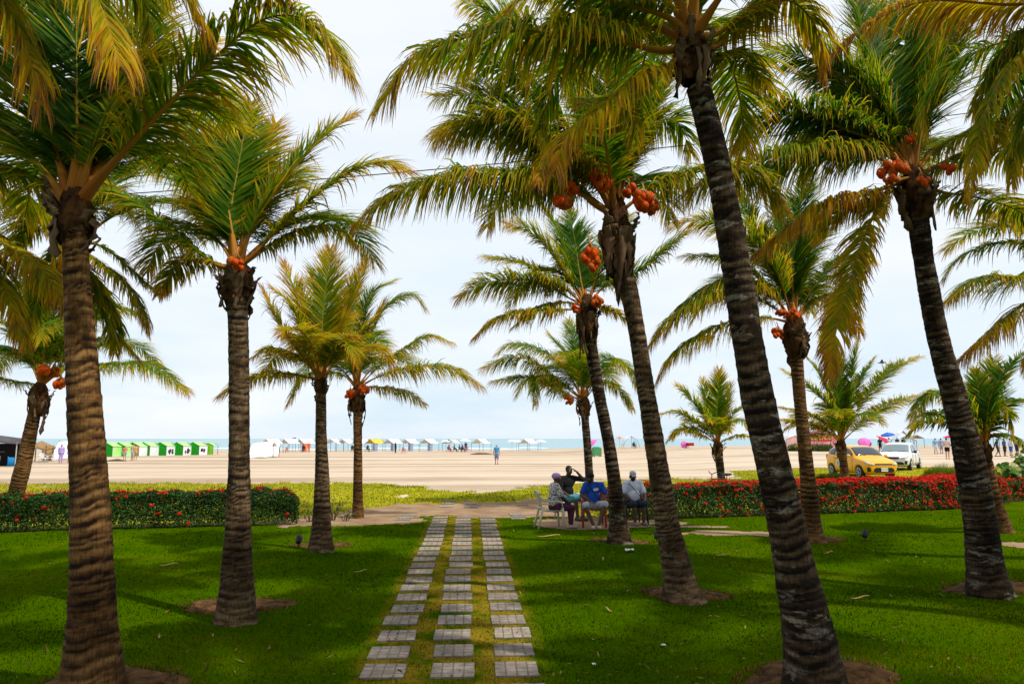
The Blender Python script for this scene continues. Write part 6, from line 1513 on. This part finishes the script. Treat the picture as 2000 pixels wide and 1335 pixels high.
# thatched huts and stalls at the far left
M_thatch = pm('thatch', (.17, .10, .045), (.36, .24, .12), 12, .95, .9, 50, .1, stretch=(1, 1, .3))
def hut(label, loc, w, h, eave):
    root = empty('thatched_hut', loc, R(8), label, 'hut', 'thatched beach huts'); r_ = random.Random(label); q = MB(); n = 22; vs = [(0, 0, h)]
    for i in (1, 2, 3):
        for k in range(n): a = 6.283 * k / n; t = i / 3; vs.append((math.cos(a) * w / 2 * t, math.sin(a) * w / 2 * t, h - (h - eave) * t - (r_.uniform(0, .22) if i == 3 else 0)))
    q.add(vs, [(0, 1 + k, 1 + (k + 1) % n) for k in range(n)] + [(1 + i * n + k, 1 + (i + 1) * n + k, 1 + (i + 1) * n + (k + 1) % n, 1 + i * n + (k + 1) % n) for i in (0, 1) for k in range(n)]); q.build('thatch_roof', M_thatch, root, True, solid=.10)
    for sx in (-1, 1):
        for sy in (-1, 1): q = MB(); q.tube([(sx * w * .32, sy * w * .32, -.1), (sx * w * .32, sy * w * .32, eave + .2)], .045, 6); q.build('pole', M_poled, root)
hut('thatched hut roof just left of the left leaning palm', beach(36, 66), 2.3, 2.1, 1.35); hut('thatched hut right of the left leaning palm', beach(82, 72), 2.4, 2.0, 1.4)
def stall(label, loc):
    root = empty('beach_stall', loc, R(6), label, 'stall'); q = MB()
    q.sheet([[(-2.4, y, z) for y, z in ((-1.3, 1.85), (0, 2.25), (1.3, 1.85))], [(-.4, y, z) for y, z in ((-1.35, 1.95), (0, 2.42), (1.35, 1.95))], [(1.5, y, z) for y, z in ((-1.3, 1.75), (0, 2.15), (1.3, 1.75))]]); q.build('awning', CL((.055, .052, .06), (.09, .085, .09)), root, True, solid=.04)
    for x in (-2.3, 1.4):
        for y in (-1.2, 1.2): q = MB(); q.tube([(x, y, -.1), (x, y, 1.85)], .04, 6); q.build('pole', M_pole, root)
    q = MB(); q.box((-.4, 1.15, .9), (3.6, .04, 1.8)); q.build('back_cloth', CL((.018, .016, .018)), root)
    q = MB(); q.box((-.75, -1.15, .42), (2.0, .05, .84)); f = q.build('counter', CL((.70, .66, .62), (.62, .58, .55)), root)
    for k, c in enumerate(((.55, .03, .03), (.30, .20, .14), (.08, .28, .24), (.50, .14, .10))): q = MB(); q.box((-1.5 + .48 * k, -1.18, .42), (.13, .012, .82)); q.build('stripe', CL(c), f)
    q = MB(); q.box((-1.9, -1.2, 1.62), (.6, .03, .24)); q.build('board', CL((.7, .7, .68)), root)
    q = MB(); q.box((-.9, -.7, 1.15), (2.2, .5, .08)); q.build('shelf', CL((.10, .08, .07)), root)
stall('dark roofed beach stall at the left edge with a striped counter', beach(12, 59))
def panel(label, px, Y, w, h, mat):
    root = empty('cloth_screen', beach(px, Y), R(4), label, 'screen'); q = MB(); q.sheet([[(x, .05 * math.sin(x * 5), z) for z in (.05, h * .5, h)] for x in np.linspace(-w / 2, w / 2, 9)]); q.build('cloth', mat, root, True, solid=.02)
    for s in (-1, 1): q = MB(); q.tube([(s * w / 2, 0, -.1), (s * w / 2, 0, h + .05)], .025, 6); q.build('pole', M_pole, root)
panel('blue cloth screen beside the dark roofed stall', 31, 58, .85, .72, CL((.012, .20, .50)))
panel('tan cloth windbreak under the thatch, left of the white chairs', 96, 74, 1.1, 1.5, CL((.36, .24, .10), (.26, .16, .07)))
def tiny_chair(label, loc, rz, mat, group):
    c = armchair(label, loc, rz, mat, group)
M_whc = pm('white_chair_plastic', (.74, .74, .72), None, 5, .5)
tiny_chair('white plastic chair by the thatched hut, left of two', beach(88, 70), R(60), M_whc, 'chairs on the beach'); tiny_chair('white plastic chair by the thatched hut, right of two', beach(100, 70), R(-70), M_whc, 'chairs on the beach')
tiny_chair('red plastic chair on the sand under the white tents', beach(789, 116), R(20), M_redp, 'chairs on the beach'); tiny_chair('red chair beside the tent left of the grey palm', beach(559, 122), R(-20), M_redp, 'chairs on the beach'); tiny_chair('pink red chair under the white umbrella near the walking man', beach(914, 130), R(30), M_redp, 'chairs on the beach')
# dumpster
def bin_(label, loc):
    root = empty('dumpster', loc, R(10), label, 'dumpster'); g = pm('green_bin', (.035, .20, .07), (.05, .24, .09), 3, .5); q = MB()
    q.box((0, 0, .62), (1.05, .8, .95), taper=1.0); q.build('body', g, root, bevel=.05); q = MB(); q.ball((0, 0, 1.10), (.58, .45, .16), 14, 8); q.build('lid', pm('green_lid', (.02, .26, .16), None, 3, .5), root, True)
    for sx in (-1, 1):
        for sy in (-1, 1): q = MB(); q.tube([(sx * .42 - .03, sy * .3, .1), (sx * .42 + .03, sy * .3, .1)], .1, 12); q.build('wheel', M_rub, root)
    q = MB(); q.box((0, -.41, .78), (.14, .02, .12)); q.build('badge', CL((.4, .2, .1)), root)
bin_('green wheeled dumpster on the sand behind the thin palms', beach(1165, 88))
# red sign, banner and plants of the beach bar on the right
def sign(label, px, Y):
    root = empty('beach_sign', beach(px, Y), R(-18), label, 'sign'); q = MB(); q.box((0, 0, 1.55), (3.1, .06, .72)); b = q.build('board', CL((.55, .012, .014)), root)
    for s in (-1, 1): q = MB(); q.tube([(s * 1.4, .05, -.2), (s * 1.4, .05, 1.9)], .05, 6); q.build('post', M_poled, root)
    cu = bpy.data.curves.new('lettering', 'FONT'); cu.body = 'Compra a Bere'; cu.size = .44; cu.align_x = 'CENTER'; cu.align_y = 'CENTER'; cu.extrude = .008
    o = bpy.data.objects.new('lettering', cu); COL.objects.link(o); o.rotation_euler = (R(90), 0, 0); o.location = (0, -.042, 1.55); o.parent = root; bake_text(o, CL((.8, .74, .72)), b, root)
def bake_text(o, mat, board, root):
    dg = bpy.context.evaluated_depsgraph_get(); me = bpy.data.meshes.new_from_object(o.evaluated_get(dg)); me.materials.clear(); me.materials.append(mat)
    n = bpy.data.objects.new('lettering', me); COL.objects.link(n); n.parent = board; n.rotation_euler = o.rotation_euler.copy(); n.location = o.location.copy()
    bpy.data.objects.remove(o)
sign('red sign board with white lettering behind the taxi', 1601, 96)
tent('beach_bar', 'striped pink and red bar tent behind the red sign', beach(1600, 104), R(-20), CL((.62, .10, .08), (.68, .30, .40)), CL((.70, .42, .50), (.60, .12, .16)), None, 5.4, 3.0, 2.0, 2.9, None, side_r=CL((.74, .30, .56), (.8, .7, .7)), cat='bar tent')
tent('beach_bar', 'pale pink bar awning between the tall dark and the hedge palm', beach(1548, 104), R(-10), CL((.74, .52, .48), (.7, .62, .6)), CL((.66, .40, .38)), None, 2.6, 2.6, 1.5, 2.0, None, cat='bar tent')
tent('beach_tent', 'white tilted tent behind the white car', beach(1762, 100), R(-24), WROOF, None, OFFW, 3.2, 2.6, 1.3, 2.7, None)
tent('beach_tent', 'orange framed tent right of the white car roof', beach(1782, 112), R(6), TAN, None, None, 2.4, 2.2, 1.6, 2.1, None)
tent('beach_tent', 'white striped tent behind the spiky right palm', beach(1908, 100), R(10), CL((.7, .72, .76), (.3, .36, .44)), None, None, 3.0, 2.6, 1.9, 2.6, None); tent('beach_tent', 'white and red tent right of the spiky palm stem', beach(1940, 98), R(-8), CL((.74, .72, .72), (.6, .2, .22)), None, OFFW, 3.0, 2.6, 1.8, 2.4, None)
def bush(label, px, Y, w, d, h, seed, yellow=.2):
    r_ = np.random.RandomState(seed); b = beach(px, Y); root = empty('beach_bush', b, 0, label, 'bush', 'low bushes around the beach bar'); n = 1500
    th = r_.rand(n) * 6.283; rr = np.sqrt(r_.rand(n)); zz = r_.rand(n); c = np.stack([w / 2 * rr * np.cos(th), d / 2 * rr * np.sin(th), h * zz * np.sqrt(np.clip(1 - rr ** 2 * .8, 0, 1)) * (.7 + .5 * vnoise(th * 2, rr * 3, seed))], -1)
    v, f = diamonds(c, nrm(r_.randn(n, 3) + [0, -.3, .7]), .16, .09, r_); link_mesh('foliage', np_mesh('foliage', v, f, {'tint': np.repeat(np.clip(.45 + .25 * r_.randn(n) + (r_.rand(n) < yellow) * .5, 0, 1), 4)}), M_hleaf, root)
    q = MB()
    for k in range(9): a = 6.283 * k / 9; q.tube([(0, 0, -.05), (math.cos(a) * w * .2, math.sin(a) * d * .2, h * .4), (math.cos(a) * w * .38, math.sin(a) * d * .38, h * .62)], [.03, .02, .01], 5)
    q.build('stems', M_twig, root)
for i, (px, lb) in enumerate(((1552, 'low green bush left of the hedge palm trunk'), (1597, 'low green bush under the red sign, left half'), (1614, 'low yellowish bush under the red sign, right half'))): bush(lb, px, 90 - i, 2.2, 1.4, 1.05, 70 + i, .15 + .15 * i)
# low sand ridge and driftwood
m = MB(); c = beach(940, 104); m.tube([c + Vector((-1.6, 0, .02)), c + Vector((-.4, .1, .12)), c + Vector((.8, 0, .10)), c + Vector((1.7, .1, .02))], [.05, .16, .13, .04], 8); tag(m.build('driftwood_log', M_twig, None, True), 'dark driftwood lying on the sand left of the walking man', 'log')
m = MB(); c = beach(232, 74); m.tube([c + Vector((-1.0, 0, .04)), c + Vector((0, .1, .12)), c + Vector((.9, 0, .04))], [.05, .13, .05], 8); tag(m.build('driftwood_log', M_twig, None, True), 'dark driftwood on the sand near the green tents', 'log')
# people far off
def far(px, Y, label, skin, top, bottom, rz=0, pose=None, scale=1.0, group='people out on the beach', **kw):
    return person(label, beach(px, Y), R(rz), pose or STAND, skin, top, bottom, group, scale, kw.pop('build_', 1.0), False, **kw)
far(970, 62, 'man walking on the open sand in blue vest, shorts and lilac cap, seen from behind', 'tan', CL((.03, .22, .42), (.05, .28, .5)), CL((.20, .22, .40)), 176, legs='knee', sleeves=0, hat=('cap', CL((.46, .32, .56))), shoes=M_blk, over=dict(anl=(.10, -.14, .08), tol=(.11, -.30, .035), knl=(.10, -.12, .5), anr=(-.10, .12, .10), wrl=(.28, -.12, .88), wrr=(-.28, .06, .88)), build_=1.1)
LAV = CL((.34, .26, .56), (.42, .34, .64))
far(122, 69, 'person in a hooded lavender robe by the thatched hut', 'brown', LAV, LAV, 10, sleeves=1.9, hat=('wrap', LAV), build_=1.25, legs='long')
far(139, 70, 'second lavender robed person, half behind the big left palm', 'brown', LAV, LAV, -20, sleeves=1.9, hat=('wrap', LAV), build_=1.2)
SIT_ = {k: v for k, v in STAND.items()}
far(246, 77, 'bather with red hair band standing before the green tents, left of the pair', 'tan', CL((.55, .20, .14)), CL((.30, .34, .40)), 30, legs='short', sleeves=0, scale=.88, over=dict(wrl=(.22, -.30, 1.05), ell=(.26, -.05, 1.12)))
far(261, 76, 'bather in grey shorts before the green tents, right of the pair', 'tan', CL((.62, .40, .26)), CL((.40, .44, .52)), 150, legs='knee', sleeves=0, scale=1.02)
far(267, 77, 'slim bather at the far side of the pair before the green tents', 'tan', CL((.60, .30, .10)), CL((.50, .30, .18)), 200, legs='short', sleeves=0, scale=.96)
far(1826, 76, 'walker in light blue shirt and white shorts, right of the white car', 'tan', CL((.10, .34, .55), (.3, .42, .62)), CL((.62, .64, .68)), 160, legs='knee', shoes=M_blk, over=dict(anl=(.10, -.12, .08), anr=(-.10, .16, .1)))
far(1837, 77, 'walker in grey blue top beside the one in light blue', 'tan', CL((.26, .28, .44)), CL((.30, .30, .36)), 165, legs='knee', shoes=M_blk)
far(1848, 55, 'woman in pale top and black shorts left of the dark right palm', 'tan', CL((.62, .46, .38), (.5, .38, .32)), CL((.012, .010, .012)), 120, legs='short', sleeves=.2, over=dict(wrl=(.10, -.34, 1.05), ell=(.24, -.08, 1.12), wrr=(-.10, -.34, 1.05), elr=(-.24, -.08, 1.12)))
far(1946, 66, 'man in navy shirt walking right of the spiky palm', 'brown', CL((.06, .055, .16)), CL((.02, .03, .06)), 70, legs='knee', shoes=M_blk, hat=('cap', CL((.08, .16, .50))), over=dict(anl=(.10, -.22, .1), anr=(-.10, .22, .12), knl=(.1, -.16, .5)))
far(1960, 67, 'man in dark purple shirt, second walker right of the spiky palm', 'brown', CL((.10, .07, .18)), CL((.02, .02, .03)), 80, legs='knee', shoes=M_blk)
far(1972, 68, 'walker in bright blue shorts, third right of the spiky palm', 'tan', CL((.62, .62, .64)), CL((.012, .14, .50)), 90, legs='knee', shoes=M_blk)
far(1984, 69, 'walker in black near the right edge of the beach', 'brown', CL((.04, .04, .07)), CL((.03, .03, .05)), 95, legs='knee', shoes=M_blk)
far(1764, 96, 'person in black standing under the white tilted tent', 'dark', CL((.012, .012, .014)), CL((.015, .015, .02)), 10, legs='long', sleeves=1.8)
far(1752, 97, 'person in grey standing left of the one in black under the tilted tent', 'dark', CL((.05, .05, .06)), CL((.08, .09, .10)), -20, legs='knee')
far(1736, 88, 'dark haired person behind the white car under the crimson umbrella', 'brown', CL((.5, .5, .5)), CL((.02, .02, .03)), 20, legs='knee'); far(1718, 88, 'person in black behind the taxi bonnet under the crimson umbrella', 'dark', CL((.012, .012, .016)), CL((.02, .02, .02)), -30, legs='knee')
far(773, 116, 'person in dark clothes at the grey flapped tent, beside the red chair', 'dark', CL((.015, .015, .018)), CL((.02, .022, .03)), 120, legs='long', sleeves=1.8)
far(604, 122, 'person in orange red at the tent left of the grey palm', 'brown', CL((.66, .10, .03)), CL((.62, .14, .05)), 30, legs='long', sleeves=.8)
far(1485, 118, 'person in dark clothes far beyond the hedge near the tall dark palm', 'dark', CL((.02, .03, .07)), CL((.03, .03, .05)), 0, legs='long')
far(910, 131, 'person standing under the white umbrella left of the walking man', 'dark', CL((.03, .03, .035)), CL((.10, .05, .10)), 0, legs='long')
for i, (px, lb, c) in enumerate(((594, 'dark clothed sitter under the orange flapped tent', (.02, .02, .03)), (689, 'dark clothed sitter just left of the fruiting palm', (.02, .02, .02)), (719, 'dark clothed sitter just right of the fruiting palm', (.03, .03, .04)), (877, 'sitter in red under the grey framed tent', (.3, .03, .04)), (888, 'sitter in grey green under the grey framed tent', (.08, .10, .10)), (898, 'dark sitter between the framed tent and the umbrella', (.03, .03, .05)), (904, 'sitter in purple under the white umbrella', (.16, .08, .16)), (1238, 'sitter in blue under the arched white shelter', (.02, .10, .30)))):
    Y = 126 + (i % 3)
    tiny_chair('chair under the ' + lb, beach(px, Y), R(20 * i), M_darkp if i != 3 else M_redp, 'chairs on the beach')
    far(px, Y - .05, lb, 'dark' if i % 2 == 0 else 'brown', CL(c), CL((.05, .06, .09)), 20 * i, SIT, group='people sitting under the shore tents', legs='knee')
# moored cart
tiny = empty('beach_cart', beach(1345, 116), R(10), 'red cart on the sand behind the short young palm', 'cart'); q = MB(); q.box((.2, 0, .65), (1.1, .8, .5)); q.build('box', CL((.36, .015, .012)), tiny, bevel=.03)
for s in (-1, 1):
    q = MB(); q.tube([(math.cos(a) * .34 - .55, s * .42, .34 + math.sin(a) * .34) for a in np.linspace(0, 6.283, 21)], .03, 6, caps=False); q.tube([(-.55, s * .42, .34), (-.55 + .3, s * .42, .34)], .01, 4); q.tube([(-.55, s * .42, .04), (-.55, s * .42, .64)], .01, 4); q.build('wheel', M_rub, tiny)
q = MB(); q.tube([(-.55, -.42, .34), (-.55, .42, .34)], .025, 6); q.tube([(-.5, 0, .4), (-.9, 0, .95), (-1.0, -.3, 1.0)], .02, 6); q.build('handle', M_poled, tiny)
